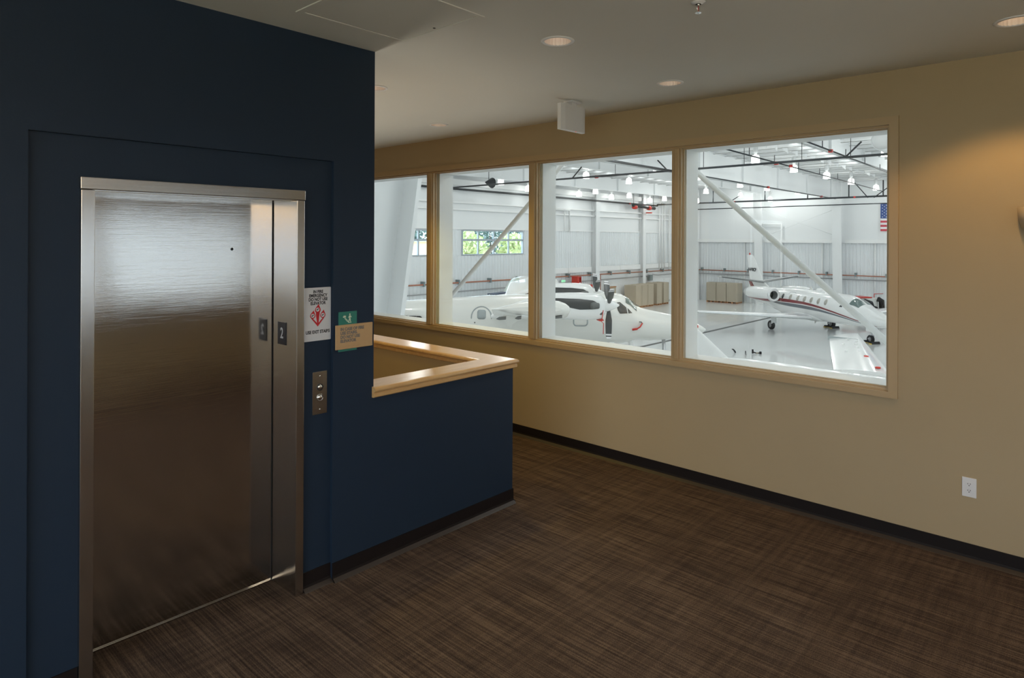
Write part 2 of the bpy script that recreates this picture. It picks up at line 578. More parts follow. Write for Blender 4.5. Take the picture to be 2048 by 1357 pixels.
# wall behind the camera and left wall: glazed
BW = [(-3.6, -1.6), (-1.54, 0.46), (0.52, 2.52), (2.58, 4.62)]
wk = MB()
wk.plate(rect(XL, XW + .05, 0, CZ), [rect(a, b, 1.10, 2.24) for a, b in BW], FY(YB), -0.14)
struct(wk.build('wall_back', TAN))
tm = MB(); tm.bbox(XL, XW - .02, YB, YB + .26, 1.055, 1.085, .006); struct(tm.build('trim_reflection_ledge', MAPLE))  # unseen ledge added to put a pale band in the door reflection
LW = [(-2.4, -0.62), (-0.50, 1.28), (1.40, 3.10)]
wl = MB()
wl.plate(rect(YB, 3.3, 0, CZ), [rect(a, b, 0.12, 2.85) for a, b in LW], FX(XL), -0.14)
struct(wl.build('wall_left', TAN))
for i, (a, b) in enumerate(BW):
    w = struct(empty('window_%d' % (i + 2), ((a + b) / 2, YB - .05, 1.10)))
    m = MB()
    m.plate(rect(a - (a + b) / 2, b - (a + b) / 2, 0, 1.14), [rect(a - (a + b) / 2 + .03, b - (a + b) / 2 - .03, .03, .93), rect(a - (a + b) / 2 + .03, b - (a + b) / 2 - .03, .965, 1.11)], FY(0), -0.05)
    m.build('window_frame', TRIMTAN, w)
    m = MB()
    m.box(a - (a + b) / 2 + .03, b - (a + b) / 2 - .03, -.028, -.022, .02, 1.12)
    m.build('pane', TINTED, w)
for i, (a, b) in enumerate(LW):
    w = struct(empty('window_%d' % (i + 6), (XL - .05, (a + b) / 2, 0.12)))
    h = (b - a) / 2
    m = MB()
    m.plate(rect(-h, h, 0, 2.73), [rect(-h + .04, h - .04, .04, 2.69)], FX(0), -0.05)
    m.build('window_frame', TRIMTAN, w)
    m = MB()
    m.box(-.028, -.022, -h + .03, h - .03, .03, 2.70)
    m.build('pane', GLASS, w)

gm = MB(); gm.plate(rect(-120, 4.7, -120, 130), [], FZ(-4.35), -.2); struct(gm.build('ground_front', GRASS))
# half wall round the stair
hw = MB()
hw.plate([(2.277, YF), (3.502, YF), (3.502, YE), (3.335, YE), (3.335, 3.345), (2.277, 3.345)], [], FZ(0.985), -3.1)
struct(hw.build('wall_half', NAVY))
hi = MB()    # tan stair side lining
hi.plate([(2.277, 3.346), (3.334, 3.346), (3.334, YE), (3.325, YE), (3.325, 3.355), (2.277, 3.355)], [], FZ(0.984), -3.1)
hi.box(3.5022, 3.506, 3.20, YE, 0.1, 0.984)
struct(hi.build('wall_half_lining', TAN))

# bases
def cove(path_fn, L0, L1, name):
    "profile (out, z) extruded"
    prof = [(0, 0.10), (.006, 0.10), (.007, 0.030), (.012, 0.014), (.022, 0.006), (.030, 0.001), (0, 0.001)]
    m = MB()
    n = len(prof)
    vs = [path_fn(L0, o, z) for o, z in prof] + [path_fn(L1, o, z) for o, z in prof]
    m.add(vs, [tuple(range(n)), tuple(range(n, 2 * n))] + [(i, i + n, (i + 1) % n + n, (i + 1) % n) for i in range(n)])
    ob = struct(m.build(name, BASE))
    t = MB()
    pr = [(.0095, .018), (.031, .0045), (.036, .0005), (.0095, .0005)]
    vs = [path_fn(L0, o, z) for o, z in pr] + [path_fn(L1, o, z) for o, z in pr]
    t.add(vs, [(0, 1, 2, 3), (4, 5, 6, 7)] + [(i, i + 4, (i + 1) % 4 + 4, (i + 1) % 4) for i in range(4)])
    t.build('cove_toe', BASETOE, ob)
    return ob
cove(lambda l, o, z: (XW - o, l, z), YB, YE, 'baseboard_right')
cove(lambda l, o, z: (l, YF - o, z), 2.003, 3.508, 'baseboard_half')
cove(lambda l, o, z: (l, YF + .022 - o, z), 1.832, 2.003, 'baseboard_recess_right')
cove(lambda l, o, z: (l, YF + .022 - o, z), 0.606, 0.786, 'baseboard_recess_left')
cove(lambda l, o, z: (l, YF - o, z), XL, 0.606, 'baseboard_front')
cove(lambda l, o, z: (3.506 + o, l, z), 3.19, YE, 'baseboard_half_side')

# maple cap on the half wall
cap = tag(empty('railing_cap', (3.4, 3.27, 0.985)), 'light maple cap with a rounded edge topping the navy half wall round the stairs', 'railing cap')
def capleg(name, prof, kind):
    m = MB()
    n = len(prof)
    if kind == 'x':      # front leg, mitred at the outer corner
        a = [(2.266 - 3.4, y - 3.27, z - .985) for y, z in prof]
        b = [(3.535 - (y - 3.155) * (3.535 - 3.300) / (3.375 - 3.155) - 3.4, y - 3.27, z - .985) for y, z in prof]
    else:
        a = [(3.535 - (y - 3.155) * (3.535 - 3.300) / (3.375 - 3.155) - 3.4, y - 3.27, z - .985) for y, z in prof]
        b = [(3.535 - (y - 3.155) * (3.535 - 3.300) / (3.375 - 3.155) - 3.4, YE - 3.27, z - .985) for y, z in prof]
    m.add(a + b, [tuple(range(n)), tuple(range(n, 2 * n))] + [(i, i + n, (i + 1) % n + n, (i + 1) % n) for i in range(n)])
    return m.build(name, MAPLE, cap)
top = [(3.168, 1.016), (3.158, 1.022), (3.155, 1.030), (3.158, 1.040), (3.166, 1.046), (3.178, 1.048), (3.352, 1.048), (3.364, 1.046), (3.372, 1.040), (3.375, 1.030), (3.372, 1.022), (3.362, 1.016)]
apr = [(3.172, 0.985), (3.166, 0.991), (3.166, 1.008), (3.172, 1.016), (3.358, 1.016), (3.364, 1.008), (3.364, 0.991), (3.358, 0.985)]
capleg('cap_board', top, 'x')
capleg('cap_board', top, 'y')
capleg('apron_moulding', apr, 'x')
capleg('apron_moulding', apr, 'y')

# lift entrance
door = struct(empty('door_1', (1.3, 3.3, 0)))
def dchild(mb, name, m, parent=door):
    mb.v = [(x - 1.3, y - 3.3, z) for x, y, z in mb.v]
    return mb.build(name, m, parent)
d = MB(); d.bbox(0.788, 0.840, YF - .002, 3.46, 0, 2.128, .003); dchild(d, 'frame_jamb', STEELV)
d = MB(); d.bbox(1.780, 1.826, YF - .002, 3.46, 0, 2.128, .003); dchild(d, 'frame_jamb', STEELV)
d = MB(); d.bbox(0.786, 1.829, YF - .004, 3.30, 2.129, 2.182, .003); d.box(0.84, 1.78, 3.22, 3.46, 2.122, 2.140); dchild(d, 'frame_header', STEELH)
d = MB(); d.box(0.80, 1.7755, 3.452, 3.475, 0.009, 2.135); dp = dchild(d, 'door_panel', STEEL)
d = MB(); d.lathe([(0.0, -.001), (.0065, -.001), (.0075, 0)], (1.548, 3.4512, 1.864), 16, 'y'); k = dchild(d, 'keyhole', DARKHOLE)
k.parent = dp
d = MB(); d.box(0.84, 1.78, 3.442, 3.456, 0.0, 0.008); dchild(d, 'door_sill', STEELH)
d = MB(); d.box(1.7755, 1.7785, 3.4485, 3.47, 0.012, 2.122); dchild(d, 'door_gap', DARKHOLE)
d = MB(); d.box(0.70, 1.90, 3.50, 3.52, 0, 2.3); dchild(d, 'shaft_lining', DARKHOLE)

# floor number plate on the right return of the frame
np_ = tag(empty('floor_number_plate', (1.7795, 3.335, 1.40)), 'small black plate with a white number 2 on the steel door frame', 'sign')
m = MB(); m.bbox(-.003, 0, -.038, .052, -.062, .062, .001); m.build('plate', BLACKP, np_)
t = text('numeral', '2', 0.082, SIGNW, np_, (-.0035, .006, -.026), (PI / 2, 0, -PI / 2), 0.0006, bold=0.0012, sx=0.8)
m = MB()
for i in range(4):
    for j in range(2):
        m.lathe([(0, -.0042), (.0022, -.003)], (0, -.012 + j * .007 + 0, -.05 + i * .0), 6, 'x')
# fire sign
fs = tag(empty('fire_sign', (1.918, YF + .0215, 1.505)), 'white fire emergency sign with red flames right of the steel elevator frame', 'sign')
m = MB(); m.prism(rrect(-.082, .082, -.147, .147, .004, 2), FY(0), -.003); m.build('plate', SIGNW, fs)
for i, s_ in enumerate(('IN FIRE', 'EMERGENCY', 'DO NOT USE', 'ELEVATOR')):
    text('lettering', s_, 0.0232, INK, fs, (0.002, -.0032, .1165 - i * .0212), RY, 0.0003, bold=0.0009, sx=0.84)
text('lettering', 'USE EXIT STAIRS', 0.0245, INK, fs, (0.001, -.0032, -.106), RY, 0.0003, bold=0.0009, sx=0.82)
def flame(cx, cz, w, h, lean):
    pts = []
    for i in range(25):
        t = i / 24
        a = -PI / 2 + 2 * PI * t
        x = math.cos(a) * w
        z = math.sin(a)
        zz = z * h * (0.55 if z < 0 else 1.0)
        k = max(0, z)
        x *= (1 - k ** 1.6 * 0.98)
        pts.append((cx + x + lean * k * k * w, cz + zz - .019))
    return pts[:-1]
m = MB()
m.plate(flame(0, .042, .0175, .034, .35), [circ(-.001, .025, .0115, 16)], FY(-.0032), -.0006)
m.plate(flame(-.031, .012, .0165, .030, .4), [circ(-.031, -.007, .0115, 16)], FY(-.0032), -.0006)
m.plate(flame(.031, .012, .0165, .030, .4), [circ(.031, -.007, .0115, 16)], FY(-.0032), -.0006)
m.prism([(u_, v_ - .019) for u_, v_ in [(-.044, .004), (-.036, -.008), (-.022, -.024), (-.003, -.046), (0.0, -.050), (.003, -.046), (.022, -.024), (.036, -.008), (.044, .004), (.030, -.004), (.014, -.020), (.0055, -.030), (.008, .000), (.012, .026), (-.012, .026), (-.010, .004), (-.004, -.030), (-.014, -.020), (-.030, -.004)]], FY(-.0032), -.0006)
m.build('flame_pictogram', REDINK, fs)
for cx, cz in ((-.001, .025), (-.031, -.007), (.031, -.007)):
    m = MB()
    m.prism([(cx - .007, cz - .002), (cx - .003, cz - .005), (cx + .002, cz), (cx + .007, cz + .002), (cx + .007, cz + .004), (cx + .001, cz + .006), (cx - .001, cz + .002), (cx - .007, cz + .001)], FY(-.0032), -.0005)
    m.build('flame_symbol', INK, fs)

# stair sign: green panel behind, tan woodgrain plate in front
ss = tag(empty('stair_sign', (2.13, YF, 1.39)), 'green stair pictogram sign crossed by a tan plate at the navy wall edge', 'sign')
m = MB(); m.bbox(-.094, .026, -.006, 0, -.108, .117, .001); m.build('green_panel', GREEN, ss)
m = MB(); m.bbox(-.118, .128, -.016, -.006, -.094, .044, .002); m.build('tan_plate', SIGNTAN, ss)
text('lettering', 'IN CASE OF FIRE\nUSE STAIRS.\nDO NOT USE\nELEVATOR', 0.0235, GREYINK, ss, (-.090, -.0162, .012), RY, 0.0006, 'LEFT', bold=0.0011, sx=0.92, spacing=0.95)
m = MB()
for i in range(14):
    for j in range(2):
        if (i * 5 + j * 3) % 4:
            m.lathe([(0, -.0175), (.0012, -.0166), (.0016, -.016)], (-.05 + i * .0075, 0, -.080 + j * .004), 6, 'y')
bb = m.build('braille_dots', SIGNTAN, ss)
bb['kind'] = 'stuff'
m = MB()   # walking figure, steps and flames
F = FY(-.0062)
m.prism([(-.058, .076), (-.050, .076), (-.050, .068), (-.042, .068), (-.042, .060), (-.034, .060), (-.034, .053), (-.012, .053), (-.012, .057), (-.030, .057), (-.030, .064), (-.038, .064), (-.038, .072), (-.046, .072), (-.046, .080), (-.058, .080)], F, -.0008)
m.prism(circ(-.022, .1005, .0045, 12), F, -.0008)
m.prism([(-.026, .094), (-.018, .094), (-.010, .084), (-.012, .082), (-.019, .088), (-.018, .076), (-.016, .059), (-.020, .059), (-.0225, .072), (-.027, .060), (-.031, .061), (-.026, .078), (-.026, .086), (-.031, .080), (-.033, .082)], F, -.0008)
m.prism([(-.066, .084), (-.068, .092), (-.063, .089), (-.062, .098), (-.057, .091), (-.053, .099), (-.052, .090), (-.047, .095), (-.049, .084)], F, -.0008)
m.build('pictogram', GREENLT, ss)

# call button panel
cp = tag(empty('call_panel', (1.932, YF + .022, 1.068)), 'stainless call panel with two round buttons right of the steel elevator frame', 'call panel')
m = MB(); m.bbox(-.045, .045, -.006, 0, -.118, .118, .0015); m.build('plate', STEELV, cp)
for z, mt in ((.031, BLACKP), (-.026, CHROME)):
    m = MB(); m.lathe([(.019, -.006), (.019, -.010), (.0165, -.0105), (.0165, -.0075)], (0, 0, z), 24, 'y'); ring = m.build('button_ring', mt, cp)
    m = MB(); m.lathe([(0, -.0145), (.006, -.0140), (.012, -.012), (.0155, -.0075)], (0, 0, z), 24, 'y'); m.build('button', CHROME, cp)
for z in (.092, -.092):
    m = MB(); m.lathe([(0, -.0085), (.0035, -.0075), (.0042, -.006)], (0, 0, z), 10, 'y'); m.build('screw', CHROME, cp)

# duplex outlet
ol = tag(empty('electrical_outlet', (XW, 0.597, 0.439)), 'white duplex outlet low on the tan wall', 'outlet')
m = MB(); m.bbox(-.006, 0, -.036, .036, -.058, .058, .002); m.build('cover_plate', WHITEP, ol)
for z in (.0195, -.0195):
    m = MB(); m.prism(rrect(-.0165, .0165, z - .014, z + .014, .010, 3), FX(-.006), -.0025); rc = m.build('receptacle', WHITEP, ol)
    m = MB()
    m.box(-.0092, -.0084, -.0075, -.0050, z - .001, z + .007)
    m.box(-.0092, -.0084, .0050, .0075, z - .001, z + .006)
    m.prism(circ(0, z - .0075, .0028, 8), FX(-.0085), -.0007)
    m.build('slots', DARKHOLE, rc)
m = MB(); m.lathe([(0, -.0075), (.003, -.007), (.0035, -.006)], (0, 0, 0), 8, 'x'); m.build('screw', WHITEP, ol)

# wall sconce, mostly out of the frame
sc = tag(empty('wall_sconce', (XW, 0.215, 1.93)), 'frosted tan half-bowl sconce on the wall at the right picture edge', 'wall lamp')
m = MB(); m.lathe([(0.0, 0), (.06, .004), (.105, .03), (.140, .075), (.155, .13), (.158, .19), (.150, .19), (.145, .13), (.12, .07)], (0, 0, 0), 24, 'z', PI / 2, 3 * PI / 2); m.build('bowl', SCONCE, sc)
m = MB(); m.bbox(-.02, 0, -.05, .05, .04, .17, .003); m.build('back_plate', CHROME, sc)

# ceiling: access panel
ap = tag(empty('access_panel', (1.9425, 2.59, CZ)), 'square access panel in the ceiling beside the navy wall', 'access panel')
m = MB(); m.plate(rect(-.332, .332, -.318, .318), [rect(-.300, .300, -.292, .292)], FZ(-.005), .007); m.build('frame', CEIL, ap)
m = MB(); m.plate(rect(-.2975, .2975, -.2895, .2895), [], FZ(-.0025), .012); pn = m.build('hatch', CEIL, ap)
m = MB(); m.lathe([(0, -.0045), (.007, -.004), (.008, -.0025)], (.278, .0, 0), 12); m.build('lock', DARKHOLE, pn)

# recessed downlights
DLAB = ['recessed downlight nearest the camera in the middle of the ceiling', 'recessed downlight near the tan wall above the rightmost window pane',
        'recessed downlight farthest back above the left window panes', 'recessed downlight half hidden behind the navy wall corner', 'warm lit recessed downlight at the top right picture corner']
for i, (x, y) in enumerate(DL):
    dl = tag(empty('recessed_downlight', (x, y, CZ)), DLAB[i], 'ceiling light', 'recessed downlights')
    m = MB(); m.lathe([(.076, .002), (.094, .001), (.094, -.003), (.088, -.006), (.077, -.006), (.075, .0)], (0, 0, 0), 32); m.build('trim_ring', WHITEP, dl)
    m = MB()
    nr = 48
    vs, fs_ = [], []
    for r_, h in ((.076, -.002), (.073, .05), (.062, .11), (.045, .15)):
        for k in range(nr):
            q = r_ * (1 - 0.02 * (k % 2))
            vs.append((q * math.cos(2 * PI * k / nr), q * math.sin(2 * PI * k / nr), h))
    for a in range(3):
        for k in range(nr):
            fs_.append((a * nr + k, a * nr + (k + 1) % nr, (a + 1) * nr + (k + 1) % nr, (a + 1) * nr + k))
    m.add(vs, fs_)
    m.build('reflector', REFLECT, dl)
    m = MB(); m.lathe([(0, .085), (.012, .087), (.018, .10), (.020, .15), (0, .151)], (0, 0, 0), 16); m.build('lamp', WHITELED if i == 4 else LAMPDIM, dl)
    m = MB(); m.lathe([(0, .152), (.08, .152), (.08, .0), (.0775, .0)], (0, 0, 0), 20); m.build('housing', BLACKP, dl)
# sprinkler head
sp = tag(empty('ceiling_sprinkler', (2.80, 1.396, CZ)), 'small chrome pendant fire sprinkler at the top picture edge', 'sprinkler')
m = MB(); m.lathe([(.014, -.010), (.026, -.004), (.033, -.001), (.033, 0), (.0, 0)], (0, 0, 0), 24); m.build('escutcheon', WHITEP, sp)
m = MB(); m.lathe([(0, -.002), (.009, -.002), (.009, -.016), (.004, -.020), (0, -.020)], (0, 0, 0), 12); m.build('body', CHROME, sp)
m = MB()
m.tube([(-.010, 0, -.012), (-.013, 0, -.028), (-.004, 0, -.044), (0, 0, -.048)], .0022, 6)
m.tube([(.010, 0, -.012), (.013, 0, -.028), (.004, 0, -.044), (0, 0, -.048)], .0022, 6)
m.build('yoke_arms', CHROME, sp)
m = MB(); m.tube([(0, 0, -.018), (0, 0, -.044)], .0022, 8); m.build('glass_bulb', REDINK, sp)
m = MB()
for k in range(10):
    a = 2 * PI * k / 10
    m.prism([(.003 * math.cos(a - .8), .003 * math.sin(a - .8)), (.015 * math.cos(a - .2), .015 * math.sin(a - .2)), (.015 * math.cos(a + .2), .015 * math.sin(a + .2)), (.003 * math.cos(a + .8), .003 * math.sin(a + .8))], FZ(-.050), .0015)
m.build('deflector', CHROME, sp)
# exit sign seen from its blank back
ex = tag(empty('exit_sign', (4.155, 3.155, CZ)), 'white exit sign box seen from its blank back under the ceiling', 'exit sign')
m = MB()
m.prism([(-.16, .022), (-.16, -.010), (-.115, -.022), (.115, -.022), (.16, -.010), (.16, .022)], FZ(-.238), .205)
m.build('housing', WHITEP, ex)
m = MB(); m.bbox(-.062, .062, -.05, .04, -.014, 0, .002); m.box(-.03, .03, -.02, .01, -.035, -.014); m.build('canopy', WHITEP, ex)
m = MB(); m.lathe([(0, -.242), (.004, -.241), (.005, -.238)], (.03, -.016, 0), 10); m.build('indicator', REDLED, ex)

# unseen uplight bowls on the shaft wall, added to brighten the ceiling
for y, lb in ((4.5, 'added unseen uplight bowl on the shaft wall over the stairs, nearer one'), (6.6, 'added unseen uplight bowl on the shaft wall over the stairs, farther one')):
    q = tag(empty('fill_stair_uplight', (2.277, y, 0.55)), lb, 'wall lamp')
    m = MB(); m.lathe([(0.0, 0), (.06, .004), (.105, .03), (.140, .075), (.155, .13), (.158, .19), (.150, .19), (.145, .13), (.12, .07)], (0, 0, 0), 24, 'z', -PI / 2, PI / 2); m.build('bowl', SCONCE, q)
    m = MB(); m.bbox(0, .02, -.05, .05, .04, .17, .003); m.build('back_plate', CHROME, q)
    light('fill_stair_uplight_lamp', 'SPOT', (2.277 + .09, y, 0.72), STAIR_FILL_W, STAIR_FILL_COL, (PI, 0, 0), spot_size=math.radians(104), spot_blend=0.6, shadow_soft_size=.25)
# unseen torchieres added behind the camera to lift the room ceiling
for x, y, lb in ((-2.4, -1.2, 'added fill torchiere, unseen behind the camera on the left'), (-0.3, -1.9, 'added fill torchiere, unseen behind the camera on the right')):
    q = tag(empty('fill_torchiere', (x, y, 0)), lb, 'fill lamp')
    m = MB(); m.lathe([(0, .03), (.13, .02), (.14, 0), (0, 0)], (0, 0, 0), 24); m.build('base', STEELV, q)
    m = MB(); m.tube([(0, 0, .02), (0, 0, 1.72)], .012, 10); m.build('pole', STEELV, q)
    m = MB(); m.lathe([(0, 1.72), (.05, 1.725), (.12, 1.77), (.165, 1.84), (.16, 1.84), (.11, 1.78), (0, 1.74)], (0, 0, 0), 28); m.build('bowl', SCONCE, q)
    light('fill_torchiere_light', 'SPOT', (x, y, 1.82), FILL_TORCH_W, (1.0, .95, .86), (PI, 0, 0), spot_size=math.radians(165), spot_blend=0.3, shadow_soft_size=.06)
# room lamps
light('downlight_lamp', 'SPOT', (DL[4][0], DL[4][1], CZ - .02), 30, LAMP_WARM, spot_size=math.radians(118), spot_blend=0.35, shadow_soft_size=0.04)
for i, wv in ((0, 9), (1, 9), (2, 50), (3, 36)):
    light('downlight_lamp', 'SPOT', (DL[i][0], DL[i][1], CZ - .02), wv, (1.0, 0.68, 0.07) if i >= 2 else (1.0, .85, .68), spot_size=math.radians(110), spot_blend=0.6, shadow_soft_size=0.05)
# ================================================================== HANGAR
XF, YFAR, ROOF = 62.5, 32.5, 7.3
fl = MB(); fl.plate(rect(4.9, XF + .2, -26, YFAR + .2), [], FZ(G), -.15)
hf = struct(fl.build('floor_hangar', EPOXY))
m = MB(); m.box(5.2, 55, 19.36, 19.62, G + .001, G + .006); m.build('trench_drain', PIPE, hf)
for w, (a, b, c, d_) in enumerate(((-27, -26, 4.86, XF + .2),)):
    m = MB(); m.box(c, d_, a, a + .15, G, 8); struct(m.build('wall_hangar_open_end', HWHITE))
hr = struct(empty('ceiling_hangar', (30, 4, ROOF)))
m = MB()
SKY = [(36.6, 48.5, 12.2, 12.9), (47.5, 60, 9.0, 9.6), (22, 34, 27.5, 28.1), (36, 58, 28.6, 29.2), (14, 30, 13.2, 13.9)]
m.plate(rect(4.86 - 30, XF + .2 - 30, -30, 29), [rect(a - 30, b - 30, c - 4, d_ - 4) for a, b, c, d_ in SKY], FZ(0), .1)
m.build('roof_sheet', HROOF, hr)
for a, b, c, d_ in SKY:
    m = MB(); m.box(a - 30, b - 30, c - 4, d_ - 4, .02, .08); m.build('skylight', SKYL, hr)
px = 9.0
while px < XF:      # purlins run along the bays, with a flange brace tab each
    m = MB()
    m.box(px - 30 - .035, px - 30 + .035, -29.5, 28.5, -.22, 0)
    m.box(px - 30 - .035, px - 30 + .10, -29.5, 28.5, -.225, -.20)
    p_ = m.build('purlin', HSHELF, hr)
    m = MB()
    m.prism([(9.0, -.22), (9.35, -.22), (9.0, -.55)], FX(px - 30 - .02), .04)
    m.build('flange_brace', HWHITE, hr)
    px += 1.55

# rigid frames: girder across the hall and a tapered column at the far wall
def girder(Y, zb, zt, label_n):
    root = struct(empty('steel_frame', (XF, Y, G)))
    m = MB()
    m.box(-54.5, -1.0, -.02, .02, zb - G, zt - G)
    m.box(-54.5, -1.0, -.16, .16, zb - G, zb - G + .06)
    m.box(-54.5, -1.0, -.16, .16, zt - G - .04, zt - G)
    xx = -52.0
    while xx < -3:
        m.box(xx, xx + .03, -.15, .15, zb - G, zt - G)
        xx += 6.1
    m.build('girder', HWHITE, root)
    m = MB()
    h = zt - G
    m.prism([(-.05, 0), (-.75, 0), (-1.45, h - 1.0), (-1.45, h), (-.05, h)], FY(-.03), .06)
    for e0, e1 in (((-.75, 0), (-1.45, h - .9)),):
        m.add([(e0[0] - .04, -.38, e0[1]), (e0[0] + .04, -.38, e0[1]), (e0[0] - .04, .38, e0[1]), (e0[0] + .04, .38, e0[1]),
               (e1[0] - .04, -.38, e1[1]), (e1[0] + .04, -.38, e1[1]), (e1[0] - .04, .38, e1[1]), (e1[0] + .04, .38, e1[1])],
              [(0, 1, 3, 2), (4, 6, 7, 5), (0, 4, 5, 1), (2, 3, 7, 6), (0, 2, 6, 4), (1, 5, 7, 3)])
    m.build('column', HWHITE, root)
    return root
girder(17.38, 5.58, 7.15, 0)
girder(24.35, 6.42, 7.28, 1)
girder(30.9, 6.05, 7.20, 2)
girder(10.3, 6.40, 7.28, 3)
girder(3.2, 6.40, 7.28, 4)

# near tapered column seen through the leftmost pane
nc = struct(empty('steel_frame', (5.08, 8.2, G)))
xb, xt = 6.37 - 5.08, 6.84 - 5.08
z0 = .42 - G
sl_ = (6.755 - 6.365) / (2.91 - .42)
def fx_(z): return 6.365 - 5.08 + (z - z0) * sl_
m = MB(); m.prism([(0, 0), (fx_(0), 0), (fx_(11), 11), (0, 11)], FY(.36), .03); m.build('web', HWHITE, nc)
m = MB()
for z in (0, 11):
    m.v += [(fx_(z) - .05, 0.0, z), (fx_(z) + .03, 0.0, z), (fx_(z) - .05, .75, z), (fx_(z) + .03, .75, z)]
m.f += [(0, 1, 3, 2), (4, 6, 7, 5), (0, 4, 5, 1), (2, 3, 7, 6), (0, 2, 6, 4), (1, 5, 7, 3)]
m.sm += [False] * 6
m.build('flange', HWHITE, nc)
# chevron wind braces in front of the windows
for a, b, gus in (((5.5, 6.16, 1.12), (5.5, 3.62, 3.32), True), ((5.5, 1.10, 1.07), (5.5, 3.62, 3.32), False)):
    br = struct(empty('brace', a))
    m = MB(); m.tube([(0, 0, 0), (0, b[1] - a[1], b[2] - a[2])], .026, 12); m.build('brace_tube', HSHELF, br)
    m = MB(); s_ = -1 if gus else 1
    m.prism([(.10 * -s_, -.20), (.10 * -s_, .24), (0, .20), (.10 * s_, .08), (.02 * s_, -.10)], FX(-.012), .024); m.build('gusset_plate', HSHELF, br)

# ---- far left wall (with windows), plane Y = 32.5
def ribs(u0, u1, z0_, z1_, name, parent, fn, pitch=.30, dep=.045):
    m = MB()
    us = [u0]
    pts = [(u0, 0)]
    u = u0
    while u < u1 - pitch:
        pts += [(u + .10, 0), (u + .14, dep), (u + .26, dep), (u + .30, 0)]
        u += pitch
    pts.append((u1, 0))
    n = len(pts)
    vs = [fn(p, q, z0_) for p, q in pts] + [fn(p, q, z1_) for p, q in pts]
    m.add(vs, [(i, i + 1, i + 1 + n, i + n) for i in range(n - 1)])
    o = m.build(name, HGREY, parent)
    return o
wl_ = struct(empty('wall_hangar_left', (30, YFAR, G)))
m = MB()
HWIN = [(30.44, 36.76, .80, 2.52), (21.9, 28.2, .82, 2.50)]
m.plate(rect(4.86 - 30, XF + .2 - 30, 0, 12.5), [rect(a - 30, b - 30, c - G, d_ - G) for a, b, c, d_ in HWIN], FY(.05), .12)
m.build('wall_panel', HWALL, wl_)
fnL = lambda u, q, z: (u - 30, .04 - q, z - G)
ribs(5.1, 45.4, G, -.82, 'ribbed_sheet', wl_, fnL)
ribs(5.1, 45.4, -.82, .76, 'ribbed_sheet', wl_, fnL)
ribs(46.5, 62.4, -.36, 2.58, 'ribbed_sheet', wl_, fnL)
ribs(5.1, 21.8, .76, 2.58, 'ribbed_sheet', wl_, fnL)
ribs(28.3, 30.35, .76, 2.58, 'ribbed_sheet', wl_, fnL)
ribs(36.86, 45.4, .76, 2.58, 'ribbed_sheet', wl_, fnL)
def wbox(x0, x1, y0, y1, z0_, z1_, name, mt, parent=None):
    m = MB(); m.box(x0 - 30, x1 - 30, y0, y1, z0_ - G, z1_ - G); return m.build(name, mt, parent or wl_)
wbox(5.1, 62.4, -.08, .05, 2.58, 2.66, 'sheet_cap', HSHELF)
for a, b in ((39.2, 42.2), (42.26, 45.5), (46.4, 49.9), (49.96, 53.4), (53.6, 62.3)):
    wbox(a, b, -.14, .05, -.84, -.42, 'white_girt', HSHELF)
for z in (3.88, 4.36):
    wbox(5.1, 62.4, -.20, .05, z, z + .10, 'upper_girt', HSHELF)
wbox(5.1, 62.4, -.25, .05, 5.55, 5.95, 'eave_strut', HSHELF)
for xx, w_ in ((46.0, .55), (53.65, .50), (38.6, .5), (16.0, .5), (60.6, .3)):
    cc = struct(empty('wall_column', (xx, YFAR, G)))
    m = MB(); m.box(-w_ / 2, w_ / 2, -.42, -.38, 0, 11); m.box(-w_ / 2, w_ / 2, -.04, 0, 0, 11); m.box(-.02, .02, -.4, 0, 0, 11)
    m.build('column_section', HWHITE, cc)
cd = tag(empty('wall_conduits', (57.3, YFAR - .2, G)), 'bundle of white vertical conduits on the wall near the hangar corner above the crates', 'conduit')
for xx, z0_, z1_ in ((-.5, 3.2, 11), (0, 3.2, 11), (.5, 3.2, 10.6), (1.4, 3.0, 9.2)):
    m = MB(); m.tube([(xx, 0, z0_), (xx, 0, z1_)], .07, 8); m.build('conduit', HSHELF, cd)
dt = tag(empty('wall_duct', (41.3, YFAR - .2, 4.2)), 'white right-angled conduit high on the wall above the propeller plane', 'conduit')
m = MB(); m.tube([(-1.2, 0, .12), (.95, 0, .12), (.95, 0, -1.6)], .09, 8); m.build('pipe_run', HSHELF, dt)
m = MB(); m.tube([(.3, 0, 0), (.3, 0, -1.6)], .06, 8); m.build('pipe_drop', HSHELF, dt)
# windows of the far left wall
for i, (a, b, c, d_) in enumerate(HWIN):
    w = struct(empty('window_%d' % (i + 10), ((a + b) / 2, YFAR + .08, c)))
    hw_, hh = (b - a) / 2, d_ - c
    m = MB(); m.plate(rect(-hw_, hw_, 0, hh), [rect(-hw_ + .06, hw_ - .06, .06, hh - .06)], FY(-.12), .18); m.build('window_frame', WFRAME, w)
    for k in (1, 2, 3):
        x = -hw_ + 2 * hw_ * k / 4
        m = MB(); m.box(x - .045, x + .045, -.08, .04, .05, hh - .05); m.build('mullion', WFRAME, w)
    m = MB(); m.box(-hw_ + .05, hw_ - .05, -.07, .03, hh * .57, hh * .57 + .14); m.build('transom', WFRAME, w)
    for k in range(4):
        x0, x1 = -hw_ + 2 * hw_ * k / 4 + .04, -hw_ + 2 * hw_ * (k + 1) / 4 - .04
        for z0_, z1_ in ((.05, hh * .57), (hh * .57 + .14, hh - .05)):
            m = MB(); m.box(x0, x1, 0, .01, z0_, z1_); m.build('pane', GLASSB, w)
